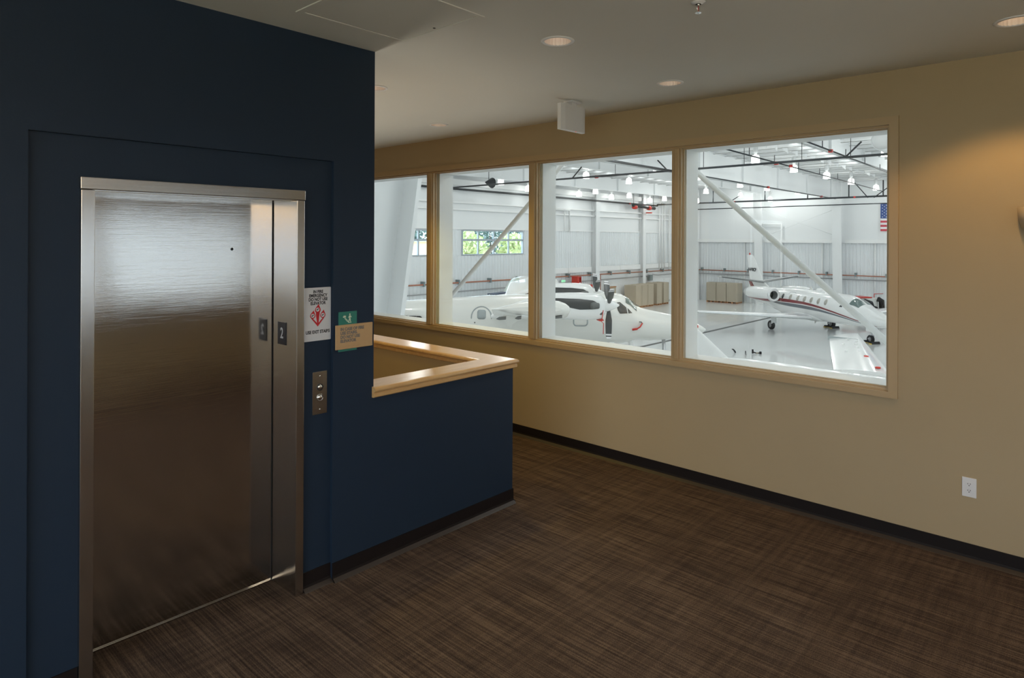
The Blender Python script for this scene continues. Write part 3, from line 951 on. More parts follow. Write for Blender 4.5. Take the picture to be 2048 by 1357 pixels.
# outside: ground, trees, a pale building
m = MB(); m.plate(rect(-10, 110, YFAR + .3, 130), [], FZ(-2.2), -.2); struct(m.build('ground_outside', GRASS))
bl = tag(empty('outside_building', (36.0, 50, -2.2)), 'pale peach building outside the leftmost hangar window', 'building')
m = MB(); m.box(-13, 7, 0, 8, 0, 3.85); m.build('wall', PEACH, bl)
m = MB(); m.prism([(-13.4, 3.85), (7.4, 3.85), (7.4, 4.1), (-13.4, 4.1)], FY(-.4), 8.8); m.build('roof', WFRAME, bl)
for k in range(3):
    m = MB(); m.box(-10 + k * 6, -8.5 + k * 6, -.03, .02, 1.2, 2.4); m.build('window', DGLASS, bl)
def tree(x, y, h, r, mt, label, n=520):
    t = tag(empty('tree', (x, y, -2.2)), label, 'tree', 'trees outside the hangar windows')
    m = MB(); m.tube([(0, 0, 0), (.1, 0, h * .35), (-.05, .1, h * .7)], [.22, .16, .06], 8); m.build('trunk', BARK, t)
    m = MB()
    for _ in range(n):
        u = random.uniform(-1, 1); a = random.uniform(0, 2 * PI); rr = random.random() ** .4
        q = math.sqrt(1 - u * u)
        c = Vector((q * math.cos(a) * r * rr, q * math.sin(a) * r * rr, h * .55 + u * h * .48 * rr))
        d1 = Vector((random.gauss(0, 1), random.gauss(0, 1), random.gauss(0, 1))).normalized()
        d2 = d1.cross(Vector((.3, .5, .8))).normalized()
        s_ = random.uniform(.16, .36)
        m.add([c + d1 * s_, c + d2 * s_ * .6, c - d1 * s_, c - d2 * s_ * .6], [(0, 1, 2, 3)])
    m.build('foliage', mt, t)
TR = [(47.6, 50, 4.9, 2.0, LEAF), (51.6, 53, 4.4, 1.9, LEAF), (54.6, 49.5, 4.7, 2.1, LEAF), (59.4, 53, 4.6, 2.3, LEAF), (64.5, 56, 5.0, 2.5, LEAF),
      (62, 66, 8.2, 3.6, LEAF2), (69.5, 68, 7.6, 3.7, LEAF2), (77.5, 70, 8.6, 3.9, LEAF2), (53.5, 67, 8.2, 3.6, LEAF2), (45.5, 66, 7.6, 3.6, LEAF2), (86, 73, 8.2, 4.0, LEAF2)]
TLAB = ['light green bushy tree outside at the left of the wide hangar window', 'light green tree outside, second from the left in the wide hangar window', 'light green tree outside the middle of the wide hangar window',
        'light green tree outside right of the middle of the wide hangar window', 'light green tree outside at the right end of the wide hangar window', 'dark tall tree beyond the bushes, left in the wide hangar window',
        'dark tall tree beyond the bushes, middle of the wide hangar window', 'dark tall tree beyond the bushes, right in the wide hangar window', 'dark tall tree just above the peach building', 'dark tall tree above the peach building, farther left', 'dark tall tree farthest right beyond the bushes']
for t_, lb in zip(TR, TLAB):
    tree(*t_, lb, 900 if t_[4] is LEAF else 1300)

# ---- far right wall, plane X = 62.5
wr_ = struct(empty('wall_hangar_right', (XF, 4, G)))
m = MB(); m.plate(rect(-30, 28.7, 0, 12.5), [], FX(.05), .12); m.build('wall_panel', HWALL, wr_)
ribs(-10, 32.4, G, 1.70, 'ribbed_sheet', wr_, lambda u, q, z: (.04 - q, u - 4, z - G))
def rbox(y0, y1, x0, x1, z0_, z1_, name, mt, parent=None):
    m = MB(); m.box(x0, x1, y0 - 4, y1 - 4, z0_ - G, z1_ - G); return m.build(name, mt, parent or wr_)
for a, b in ((3.5, 10.0), (10.6, 16.95), (17.9, 24.0), (24.8, 32.4)):
    rbox(a, b, -.35, .05, 1.70, 2.0, 'white_girt', HSHELF)
dc = tag(empty('wall_downpipe', (XF - .25, 22.5, G)), 'white squared pipe frame on the far wall behind the jet tail', 'pipe')
m = MB(); m.tube([(0, 2.1, 7.66), (0, 0, 7.66), (0, 0, 0)], .10, 8); m.build('pipe_run', HSHELF, dc)
for y in (26.1, 18.9, 14.6):
    q = tag(empty('wall_conduits', (XF - .12, y, G)), {26.1: 'white vertical conduit on the far wall above the three crates', 18.9: 'white vertical conduit on the far wall above the jet cabin', 14.6: 'white vertical conduit on the far wall below the flag'}[y], 'conduit')
    m = MB(); m.tube([(0, 0, 0), (0, 0, 5.9)], .07, 8); m.build('conduit', HSHELF, q)
for a, b, lb in (((17.3, 4.9), (24.2, 2.2), 'thin diagonal brace rod on the far wall falling leftwards'), ((24.2, 4.9), (17.3, 2.2), 'thin diagonal brace rod on the far wall falling rightwards')):
    q = tag(empty('brace_rod', (XF - (.50 if a[0] < 20 else .62), a[0], a[1])), lb, 'rod')
    m = MB(); m.tube([(0, 0, 0), (0, b[0] - a[0], b[1] - a[1])], .022, 6); m.build('rod', HWHITE, q)

# red pipe round the two far walls
rp = tag(empty('red_wall_pipe', (XF, YFAR, -1.08)), 'oxide red pipe with brackets running along both far hangar walls', 'pipe')
m = MB(); m.tube([(-57, -.28, .10), (-.3, -.28, -.06)], .05, 8); m.build('pipe_run', REDPIPE, rp)
m = MB(); m.tube([(-.3, -.28, -.06), (-.3, -40, -.08)], .05, 8); m.build('pipe_run', REDPIPE, rp)
for i in range(19):
    m = MB(); m.box(-57 + i * 3.05 - .06, -57 + i * 3.05 + .06, -.36, 0, -.12 + .10 - i * .0085, .20 + .10 - i * .0085); m.build('bracket', ELBOX, rp)
for i in range(10):
    m = MB(); m.box(-.36, 0, -2 - i * 2.4 - .06, -2 - i * 2.4 + .06, -.14, .18); m.build('bracket', ELBOX, rp)
m = MB(); m.tube([(-26.6, -.28, .02), (-26.6, -.28, -2.4)], .045, 8); m.build('drop_pipe', REDPIPE, rp)
m = MB(); m.tube([(-15.9, -.28, -.02), (-15.9, -.28, -2.2)], .035, 8); m.build('drop_pipe', REDPIPE, rp)
wc = tag(empty('grey_wall_conduit', (XF, YFAR, -1.45)), 'thin pale conduit running below the red pipe on both far walls', 'conduit')
m = MB(); m.tube([(-57, -.2, .42), (-.2, -.2, .26)], .04, 6); m.build('conduit', HSHELF, wc)
m = MB(); m.tube([(-57, -.2, -.30), (-7.7, -.2, -.10)], .05, 6); m.build('conduit', CABLE, wc)
m = MB(); m.tube([(-7.0, -.2, .02), (-6.0, -.2, -.08), (-.2, -.2, -.05), (-.2, -40, -.05)], .05, 6); m.build('conduit', CABLE, wc)

# personnel door in the far left wall
dd = struct(empty('door_2', (58.6, YFAR, G)))
m = MB(); m.plate(rect(-.56, .56, 0, 2.2), [rect(-.48, .48, 0, 2.12)], FY(-.06), .12); m.build('door_frame', HSHELF, dd)
m = MB(); m.box(-.475, .475, -.03, .02, .01, 2.115); pd = m.build('door_leaf', HWALL, dd)
m = MB(); m.lathe([(0, -.12), (.05, -.11), (.05, -.03)], (-.38, 0, 1.0), 8, 'y'); m.build('door_handle', STRUT, pd)
m = MB(); m.box(-.5, .5, -.1, .0, 0, .06); m.build('threshold', ELBOX, dd)
eb = tag(empty('electrical_box', (55.1, YFAR - .1, -2.02)), 'grey electrical box on the wall above the crates', 'box')
m = MB(); m.bbox(-.26, .26, -.2, .05, 0, .56, .02); m.build('enclosure', ELBOX, eb)
m = MB(); m.box(-.22, .22, -.23, -.2, .04, .52); m.build('cover', ELBOX, eb)
xg = tag(empty('exit_sign', (41.5, YFAR - .12, -1.72)), 'small green lit exit sign on the far wall left of the red cabinet', 'exit sign')
m = MB(); m.bbox(-.28, .28, -.06, .06, 0, .36, .01); m.build('housing', WHITEP, xg)
m = MB(); m.box(-.25, .25, -.075, -.06, .03, .33); m.build('legend_panel', EXITG, xg)
text('lettering', 'EXIT', .26, HSHELF, xg, (0, -.078, .08), RY, .002)

# red tool cabinets by the far wall
rc = tag(empty('red_cabinet', (42.5, YFAR - .75, G)), 'tall red tool cabinet against the far wall behind the propeller plane', 'cabinet')
m = MB(); m.box(-.25, .0, -.3, .3, .05, 3.12); m.box(.0, .27, .25, .3, .05, 3.1); m.box(.23, .27, -.3, .3, .05, 3.1); m.build('body', REDP, rc)
for z in (.6, 1.2, 1.8, 2.4, 3.0):
    m = MB(); m.box(0, .23, -.3, .25, z, z + .05); m.build('shelf', REDP, rc)
m = MB(); m.box(.02, .22, -.28, 0, 2.45, 2.62); m.build('bin', WHITEP, rc)
rt = tag(empty('red_tool_chest', (43.55, YFAR - 1.0, G)), 'low red tool chest right of the tall red cabinet', 'tool chest')
m = MB(); m.bbox(-.46, .46, -.3, .3, .12, 2.40, .02); m.build('body', REDP, rt)
for k in range(3):
    m = MB(); m.box(-.42, .42, -.32, -.3, 1.5 + k * .24, 1.7 + k * .24); m.build('drawer', REDP, rt)
m = MB(); m.box(-.3, .3, -.2, .2, 2.40, 2.48); m.build('tray', WHITEP, rt)
# leaning tan board
lb_ = tag(empty('tan_board', (47.9, YFAR - .5, G)), 'tan board standing against the wall behind the propeller plane cockpit', 'board')
m = MB(); m.bbox(-.64, .64, -.1, .1, .0, 2.0, .02); m.build('panel', CRATE, lb_)
m = MB(); m.box(-.64, .64, -.13, -.1, 1.9, 2.0); m.build('rail', PALLET, lb_)
# crates on pallets
def crate(loc, w, dpt, h, label, rz=0, group='tan crates on pallets'):
    c = tag(empty('crate', loc, rz), label, 'crate', group)
    m = MB(); m.bbox(-w / 2, w / 2, -dpt / 2, dpt / 2, .14, h, .012); m.build('panel_box', CRATE, c)
    for x in (-w / 2 + .06, w / 2 - .06):
        m = MB(); m.box(x - .05, x + .05, -dpt / 2 - .018, -dpt / 2, .16, h - .02); m.build('batten', CRATE, c)
    m = MB()
    for x in (-w / 2 + .08, 0, w / 2 - .08):
        m.box(x - .05, x + .05, -dpt / 2, dpt / 2, .02, .12)
    m.box(-w / 2, w / 2, -dpt / 2, dpt / 2, .12, .14)
    m.box(-w / 2, w / 2, -dpt / 2, -dpt / 2 + .1, 0, .02)
    m.build('pallet', PALLET, c)
crate((50.55, 31.4, G), 1.02, 1.2, 2.02, 'leftmost tan crate of the row left of the white door, beside the cockpit')
crate((51.60, 31.4, G), 1.02, 1.2, 2.03, 'second tan crate from the left in the row left of the white door')
crate((52.64, 31.4, G), 1.02, 1.2, 2.04, 'third tan crate from the left in the row left of the white door')
crate((54.12, 31.35, G), .98, 1.2, 2.06, 'fourth tan crate from the left, between two gaps in the row')
crate((55.55, 31.45, G), .98, 1.2, 2.06, 'rightmost tan crate of the row, nearest the white door')
crate((61.0, 28.62, G), 1.0, 1.2, 1.93, 'left tan crate of the three behind the jet tail', PI / 2 * -1)
crate((61.0, 27.58, G), 1.0, 1.2, 1.94, 'middle tan crate of the three behind the jet tail', PI / 2 * -1)
crate((61.0, 26.50, G), 1.08, 1.2, 1.95, 'right tan crate of the three behind the jet tail', PI / 2 * -1)

# flag on the far wall
fg = tag(empty('wall_flag', (XF - .12, 14.2, 2.75)), 'American flag hanging on the far white wall at the right window edge', 'flag')
FHt, FLn = 2.35, 4.4
sh = FHt / 13
def fw(y): return .05 * math.sin(y * 2.2)
for i in range(13):
    m = MB(); n = 24
    y0 = 0 if i < 6 else FLn * .4
    vs = []
    for k in range(n + 1):
        y = y0 + (FLn - y0) * k / n
        for z in (i * sh, (i + 1) * sh):
            vs.append((fw(y), -y, z))
    m.add(vs, [(2 * k, 2 * k + 1, 2 * k + 3, 2 * k + 2) for k in range(n)])
    m.build('stripe', FLAGR if i % 2 == 0 else FLAGW, fg)
m = MB(); n = 12; vs = []
for k in range(n + 1):
    y = FLn * .4 * k / n
    for z in (6 * sh, FHt):
        vs.append((fw(y), -y, z))
m.add(vs, [(2 * k, 2 * k + 1, 2 * k + 3, 2 * k + 2) for k in range(n)])
m.build('canton', FLAGB, fg)
for r_ in range(9):
    for c_ in range(6 if r_ % 2 == 0 else 5):
        y = FLn * .4 * ((c_ * 2 + 1 + r_ % 2) / 12)
        z = FHt - 7 * sh * (r_ + 1) / 10
        pts = []
        for k in range(10):
            rr = .052 if k % 2 == 0 else .021
            a = PI / 2 + k * PI / 5
            pts.append((-y + rr * math.cos(a), z + rr * math.sin(a)))
        m = MB(); m.prism(pts, FX(fw(y) - .012), .006); m.build('star', FLAGW, fg)

# ---- sprinkler piping under the roof
sp_ = tag(empty('sprinkler_piping', (30, 15, 5.8)), 'dark sprinkler mains and branch pipes hanging under the hangar roof', 'pipe')
def spipe(a, b, r, name, mt=PIPE):
    m = MB(); A = Vector(a) - Vector((30, 15, 5.8)); B = Vector(b) - Vector((30, 15, 5.8))
    m.tube([A, B], r, 8); o = m.build(name, mt, sp_)
    return o
spipe((28.8, 32.0, 5.3), (28.4, 3, 5.3), .05, 'main_pipe')
spipe((55.6, 31.9, 5.3), (54.6, 3, 5.3), .07, 'main_pipe')
spipe((60.8, 32.0, 5.0), (60.2, 3, 5.05), .045, 'main_pipe')
spipe((6, 32.1, 5.33), (56, 32.1, 5.22), .075, 'main_pipe')
for y in (13.2, 9.7):
    spipe((24, y * .985 - .6, 6.0), (60, y + .3, 6.0), .036, 'branch_pipe')
spipe((33.9, 16.7, 5.52), (59.5, 17.0, 5.5), .036, 'branch_pipe')
spipe((15, 15.72, 5.32), (28.87, 15.72, 5.32), .055, 'branch_pipe')
spipe((22.9, 15.72, 5.34), (28.87, 15.72, 5.30), .05, 'branch_pipe')
for (x, y) in ((55.2, 28.5), (55.2, 26.0), (55.1, 21.3), (55.0, 17.8), (54.9, 14.7), (54.8, 12.3)):
    spipe((x, y, 5.3), (x, y, 6.5), .045, 'riser')
for (x, y) in ((28.7, 14.0), (28.6, 12.0), (28.6, 9.5), (28.6, 7.6), (28.8, 19), (28.8, 23)):
    spipe((x, y, 5.3), (x, y, 7.2), .014, 'hanger_rod')
for (x, y) in ((30.5, 12.55), (34, 12.66), (38, 12.8), (42, 12.9), (46, 13.0), (50, 13.2), (30, 9.1), (34, 9.25), (38, 9.4), (42, 9.6), (46, 9.7), (50, 9.8)):
    spipe((x, y, 6.0), (x, y, 6.35), .02, 'sprinkler_drop')
for a, b in (((28.6, 7.8, 5.32), (28.6, 7.2, 5.9)), ((55.1, 24.4, 5.3), (55.1, 23.5, 5.8)), ((28.8, 15.9, 5.3), (28.8, 16.5, 5.9)), ((54.7, 13.3, 5.2), (54.7, 14.4, 6.6)), ((54.7, 12.9, 5.2), (54.7, 11.6, 6.2)), ((28.4, 21.5, 5.3), (28.4, 20.9, 5.85)), ((20.5, 32.0, 5.35), (19.6, 31.6, 5.6))):
    spipe(a, b, .035, 'sway_brace')
for a in ((28.7, 10.6, 5.3), (55.3, 24.1, 5.3), (55.0, 14.3, 5.3), (44.0, 16.8, 5.51), (55.8, 17.0, 5.5), (36.5, 12.7, 6.0), (31.5, 9.2, 6.0), (28.8, 20.2, 5.3), (51.0, 32.1, 5.23), (53.0, 31.9, 5.1)):
    m = MB(); A = Vector(a) - Vector((30, 15, 5.8)); m.tube([A + Vector((-.10, .0, 0)), A + Vector((.07, 0, 0))], .075, 8); m.tube([A + Vector((0, -.09, 0)), A + Vector((0, .09, 0))], .075, 8); m.build('red_coupling', REDP, sp_)
# valve station near the corner
vs_ = tag(empty('sprinkler_valve', (52.0, 31.6, 4.9)), 'dark pipe valve with red couplings under the eave near the hangar corner', 'valve')
m = MB(); m.tube([(-1.2, 0, .15), (2.6, 0, .0)], .15, 10); m.build('valve_body', PIPE, vs_)
for x in (-.9, 1.6):
    m = MB(); m.lathe([(0, -.2), (.2, -.2), (.2, .2), (0, .2)], (x, 0, 0), 12, 'x'); m.build('red_flange', REDP, vs_)
m = MB(); m.lathe([(0, -.3), (.3, -.3), (.3, -.2), (0, -.2)], (1.6, 0, -.2), 12); m.build('hand_wheel', REDP, vs_)
for x in (-1.1, 2.4):
    m = MB(); m.tube([(x, 0, .1), (x, 0, 2.40)], .02, 6); m.build('hanger_rod', PIPE, vs_)
# white round duct near the right edge
du = tag(empty('round_duct', (32.6, 7.2, 6.35)), 'large white round duct below the roof at the top right window corner', 'duct')
m = MB(); m.lathe([(.42, -.7), (.46, -.68), (.46, 1.2), (.52, 1.25), (.52, 1.6), (.44, 1.6)], (0, 0, 0), 28, 'x'); m.build('shell', HWHITE, du)
m = MB(); m.lathe([(0, -.55), (.40, -.55), (.42, -.7)], (0, 0, 0), 28, 'x'); m.build('end_cap', HSHELF, du)
for x in (-.4, 1.0):
    m = MB(); m.tube([(x, -.3, .4), (x, -.45, .95)], .03, 6); m.build('hanger', HWHITE, du)
ps = tag(empty('ceiling_speaker', (31.3, 30.6, 5.72)), 'dark conical speaker hanging under the hangar roof in the second pane', 'speaker')
m = MB(); m.lathe([(.05, -.5), (.12, -.35), (.30, 0), (.36, .12)], (0, 0, 0), 20, 'x'); m.build('horn', PIPE, ps)
m = MB(); m.lathe([(0, .05), (.34, .10)], (0, 0, 0), 20, 'x'); m.build('grille', HSHELF, ps)
m = MB(); m.tube([(-.2, 0, .2), (-.2, 0, 1.5)], .02, 6); m.build('bracket', PIPE, ps)

# ---- high bay lamps
rows = [
    ('the nearest row of the rightmost pane', [(34.61, 13.9, 6.2), (40.75, 14.0, 6.2), (46.4, 13.8, 6.2), (52.3, 13.85, 6.2), (59.6, 13.9, 6.2)]),
    ('the middle row over the jet', [(35.2, 20.23, 6.2), (41.81, 20.88, 6.2), (49.73, 21.19, 6.2), (54.56, 20.92, 6.2), (60.4, 20.4, 6.2)]),
    ('the third row from the camera', [(36.03, 26.14, 6.2), (41.53, 26.2, 6.2), (50.22, 27.14, 6.2), (54.62, 26.4, 6.2), (60.9, 25.9, 6.14)]),
    ('the low row along the far left wall', [(32.7, 31.0, 5.8), (44.05, 31.0, 5.8), (49.2, 31.0, 5.72), (55.4, 31.0, 5.75)]),
    ('the row tight against the far left wall', [(36.3, 31.6, 5.58), (42.6, 31.6, 5.52), (47.3, 31.6, 5.52), (53.7, 31.6, 5.53)]),
    ('the row nearest the hangar door', [(35.89, 7.94, 6.2)]),
    ('the pair deep in the hangar corner', [(60.6, 22.95, 5.64), (54.0, 27.0, 5.35)]),
]
ordw = ['first', 'second', 'third', 'fourth', 'fifth']
proto = None
for rname, pts in rows:
    for i, p in enumerate(pts):
        lab = 'lit high-bay lamp, %s from left in %s' % (ordw[i], rname)
        if len(pts) == 1:
            lab = 'lit white high-bay lamp alone at the upper right window corner'
        if proto is None:
            h = empty('high_bay_lamp', p)
            m = MB(); m.lathe([(0, .82), (.10, .82), (.13, .78), (.13, .50), (.10, .44), (.07, .36), (.07, .30), (0, .30)], (0, 0, 0), 16); m.build('ballast_housing', HSHELF, h)
            m = MB(); m.lathe([(.07, .33), (.16, .30), (.20, .22), (.21, .12), (.215, .0), (.215, -.06), (.21, -.06), (.20, .0), (.19, .12)], (0, 0, 0), 20); m.build('prismatic_lens', LENS, h)
            m = MB(); m.lathe([(.22, -.06), (.228, -.07), (.228, -.10), (.22, -.105), (0, -.115)], (0, 0, 0), 20); m.build('lens_ring', LENS, h)
            m = MB(); m.tube([(0, 0, .82), (0, 0, .86)], .016, 6); m.build('suspension_cable', CABLE, h)
            proto = h
        else:
            h = dup(proto, p)
        tag(h, lab, 'ceiling lamp', 'high-bay lamps under the hangar roof')
        light('high_bay_light', 'POINT', (p[0], p[1], p[2] - .32), BAY_W * (.12 if p[1] > 30 else .8 if p[0] > 58 else 1), (1.0, .99, .96), shadow_soft_size=.2)
# lamps of the part of the hall that the windows do not show
for x in (13, 24, 35, 46, 57):
    for y in (-18, -9, 0):
        light('high_bay_light', 'POINT', (x, y, 5.9), BAY_W * 1.6, (1.0, .99, .96), shadow_soft_size=.2)
for x, y in ((11, 1), (20, 1), (12, 7), (23, 7), (12, 14), (23, 14), (12, 21), (23, 21), (12, 28), (23, 28), (47, 7), (57, 7)):  # extra unseen lamps, added mainly to brighten the hall's near side
    light('high_bay_light', 'POINT', (x, y, 6.0), BAY_W * 2.6, (1.0, .99, .96), shadow_soft_size=.2)
# ================================================================== AIRCRAFT
class Fus:
    "fuselage along +x from sections (x, zc, half width, half height, exponent)"
    def __init__(s, secs):
        s.s = sorted(secs)
        a = np.array(s.s, float)
        s.x = a[:, 0]
        s.c = a[:, 1:]
    def at(s, x):
        # monotone-ish cubic (finite difference Hermite)
        X, Cc = s.x, s.c
        i = int(np.clip(np.searchsorted(X, x) - 1, 0, len(X) - 2))
        h = X[i + 1] - X[i]
        t = min(1, max(0, (x - X[i]) / h))
        def slope(k):
            if k == 0: return (Cc[1] - Cc[0]) / (X[1] - X[0])
            if k == len(X) - 1: return (Cc[-1] - Cc[-2]) / (X[-1] - X[-2])
            d0 = (Cc[k] - Cc[k - 1]) / (X[k] - X[k - 1]); d1 = (Cc[k + 1] - Cc[k]) / (X[k + 1] - X[k])
            return np.where(d0 * d1 > 0, 2 * d0 * d1 / (d0 + d1 + 1e-12), 0)
        m0, m1 = slope(i) * h, slope(i + 1) * h
        return (2 * t**3 - 3 * t**2 + 1) * Cc[i] + (t**3 - 2 * t**2 + t) * m0 + (-2 * t**3 + 3 * t**2) * Cc[i + 1] + (t**3 - t**2) * m1
    def surf(s, x, th, off=0.0):
        "th measured from the top towards +y"
        zc, w, h, e = s.at(x)
        st, ct = math.sin(th), math.cos(th)
        p = 2.0 / e
        y = math.copysign(abs(st) ** p, st) * (w + off)
        z = zc + math.copysign(abs(ct) ** p, ct) * (h + off)
        return (x, y, z)
    def side(s, x, z, sg, off=0.0):
        zc, w, h, e = s.at(x)
        q = min(0.995, abs(z - zc) / max(h, 1e-4))
        return (x, sg * ((1 - q ** e) ** (1 / e) * w + off), z)
    def build(s, name, m, parent, nx=44, nt=36):
        b = MB()
        xs = np.linspace(0, 1, nx)
        x0, x1 = s.x[0], s.x[-1]
        xs = x0 + (x1 - x0) * (0.5 - 0.5 * np.cos(xs * PI)) * .55 + (x1 - x0) * xs * .45
        vs = []
        for x in xs:
            for k in range(nt):
                vs.append(s.surf(float(x), 2 * PI * k / nt))
        fs = [(i * nt + k, i * nt + (k + 1) % nt, (i + 1) * nt + (k + 1) % nt, (i + 1) * nt + k) for i in range(nx - 1) for k in range(nt)]
        b.add(vs, fs, True)
        b.add([vs[k] for k in range(nt)], [tuple(range(nt))])
        b.add([vs[(nx - 1) * nt + k] for k in range(nt)], [tuple(range(nt))])
        return b.build(name, m, parent)
    def poly(s, pts, sg, off=.012, t=.010):
        "panel on the side following the skin; pts are (x, z)"
        b = MB()
        n = len(pts)
        cx, cz = sum(p[0] for p in pts) / n, sum(p[1] for p in pts) / n
        out = [s.side(x, z, sg, off) for x, z in pts]
        mid = [s.side(cx + (x - cx) * .5, cz + (z - cz) * .5, sg, off) for x, z in pts]
        inn = [s.side(x, z, sg, off - t - .01) for x, z in pts]
        c = s.side(cx, cz, sg, off)
        vs = out + mid + inn + [c]
        fs = []
        for i in range(n):
            j = (i + 1) % n
            fs += [(i, j, n + j, n + i), (n + i, n + j, 3 * n), (i, j, 2 * n + j, 2 * n + i)]
        return b.add(vs, fs, True)
    def band(s, xs, top, bot, sg, off=.008, n=40, m=4):
        "stripe between two z curves"
        b = MB(); vs = []
        for i in range(n + 1):
            x = xs[0] + (xs[-1] - xs[0]) * i / n
            zt, zb = np.interp(x, xs, top), np.interp(x, xs, bot)
            for k in range(m + 1):
                vs.append(s.side(x, zb + (zt - zb) * k / m, sg, off))
        fs = [(i * (m + 1) + k, i * (m + 1) + k + 1, (i + 1) * (m + 1) + k + 1, (i + 1) * (m + 1) + k) for i in range(n) for k in range(m)]
        return b.add(vs, fs, True)
    def patch(s, c, off=.012, nu=8, nv=8):
        "four corners (x, theta)"
        b = MB(); vs = []
        for i in range(nu + 1):
            for k in range(nv + 1):
                u, v = i / nu, k / nv
                x = (c[0][0] * (1 - u) + c[1][0] * u) * (1 - v) + (c[3][0] * (1 - u) + c[2][0] * u) * v
                t = (c[0][1] * (1 - u) + c[1][1] * u) * (1 - v) + (c[3][1] * (1 - u) + c[2][1] * u) * v
                vs.append(s.surf(x, t, off))
        w = nv + 1
        return b.add(vs, [(i * w + k, i * w + k + 1, (i + 1) * w + k + 1, (i + 1) * w + k) for i in range(nu) for k in range(nv)], True)
    def outline(s, pts, sg, r=.014, close=True):
        b = MB()
        p = [s.side(x, z, sg, .004) for x, z in pts]
        if close:
            p.append(p[0])
        return b.tube(p, r, 6)

def foil(n=12, t=.12):
    "airfoil outline, chord 0..1 from leading edge, closed"
    up, lo = [], []
    for i in range(n + 1):
        x = .5 - .5 * math.cos(PI * i / n)
        y = 5 * t * (.2969 * math.sqrt(x) - .126 * x - .3516 * x * x + .2843 * x**3 - .1036 * x**4)
        up.append((x, y * 1.15)); lo.append((x, -y * .85))
    return up[::-1] + lo[1:-1]
def wing(secs, axis='y'):
    "secs: (span position, le x, chord, z, thickness ratio); chord runs towards -x"
    b = MB(); vs = []
    for sp_pos, le, ch, z, t in secs:
        for (u, v) in foil(12, t):
            p = (le - u * ch, sp_pos, z + v * ch) if axis == 'y' else (le - u * ch, z + v * ch, sp_pos)
            vs.append(p)
    n = len(vs) // len(secs)
    fs = [(i * n + k, i * n + (k + 1) % n, (i + 1) * n + (k + 1) % n, (i + 1) * n + k) for i in range(len(secs) - 1) for k in range(n)]
    b.add(vs, fs, True)
    b.add(vs[:n], [tuple(range(n))])
    b.add(vs[-n:], [tuple(range(n))])
    return b
def edge_strip(secs, frac0, frac1, off=.006, axis='y', under=True):
    "skin strip wrapped over the leading edge of a wing"
    b = MB(); vs = []
    us = [frac1, frac1 * .5, frac1 * .15, 0]
    def hgt(x, t): return 5 * t * (.2969 * math.sqrt(x) - .126 * x - .3516 * x * x + .2843 * x**3 - .1036 * x**4)
    for sp_pos, le, ch, z, t in secs:
        row = [(u, 1.15 * hgt(u, t)) for u in us] + [(u, -.85 * hgt(u, t)) for u in reversed(us[:-1])]
        for u, v in row:
            x, q = le - u * ch + (off if u < .02 else 0), z + v * ch + math.copysign(off, v) * (v != 0)
            vs.append((x, sp_pos, q) if axis == 'y' else (x, q, sp_pos))
    n = 7
    return b.add(vs, [(i * n + k, i * n + k + 1, (i + 1) * n + k + 1, (i + 1) * n + k) for i in range(len(secs) - 1) for k in range(n - 1)], True)
def ell(cx, cz, a, b_, n=18):
    return [(cx + a * math.cos(2 * PI * i / n), cz + b_ * math.sin(2 * PI * i / n)) for i in range(n)]
def wheel(parent, c, r, w, extra=True):
    m = MB(); m.lathe([(r * .55, -w / 2), (r * .9, -w / 2), (r, -w * .28), (r, w * .28), (r * .9, w / 2), (r * .55, w / 2)], c, 22, 'y'); t = m.build('tyre', TYRE, parent)
    m = MB(); m.lathe([(0, -w * .42), (r * .3, -w * .46), (r * .58, -w * .40), (r * .58, w * .40), (r * .3, w * .46), (0, w * .42)], c, 18, 'y'); m.build('wheel_hub', HUB, t)
    return t

# ---------------------------------------------------------------- business jet
JA = math.atan2(-.805, -.593)
jet = tag(empty('business_jet', (46.8, 15.5, G), JA), 'white business jet with maroon and slate stripes parked nose right in the hangar', 'airplane')
jf = Fus([(-7.15, 1.90, .04, .05, 2), (-6.7, 1.95, .22, .24, 2), (-5.5, 1.99, .46, .48, 2), (-4.2, 1.97, .66, .64, 2), (-2.6, 1.84, .82, .82, 2.1), (-1.2, 1.76, .90, .98, 2.1), (0, 1.76, .90, 1.00, 2.1), (3.6, 1.79, .90, .96, 2.1),
          (4.5, 1.80, .88, .94, 2.1), (5.3, 1.76, .83, .86, 2.1), (5.8, 1.70, .79, .78, 2.1), (6.25, 1.60, .73, .63, 2.1), (6.7, 1.53, .65, .57, 2.1), (7.4, 1.44, .47, .42, 2), (7.9, 1.39, .30, .26, 2), (8.2, 1.36, .14, .12, 2), (8.28, 1.35, .03, .03, 2)])
jf.build('fuselage', ACW, jet, 56, 40)
m = MB(); m.lathe([(0, -1.6), (.3, -1.55), (.62, -1.0), (.70, 0), (.68, 1.6), (.5, 2.5), (0, 2.9)], (.2, 0, 1.12), 24, 'x'); 
m.v = [(x, y * 1.15, 1.12 + (z - 1.12) * .60) for x, y, z in m.v]; m.build('belly_fairing', ACW, jet)
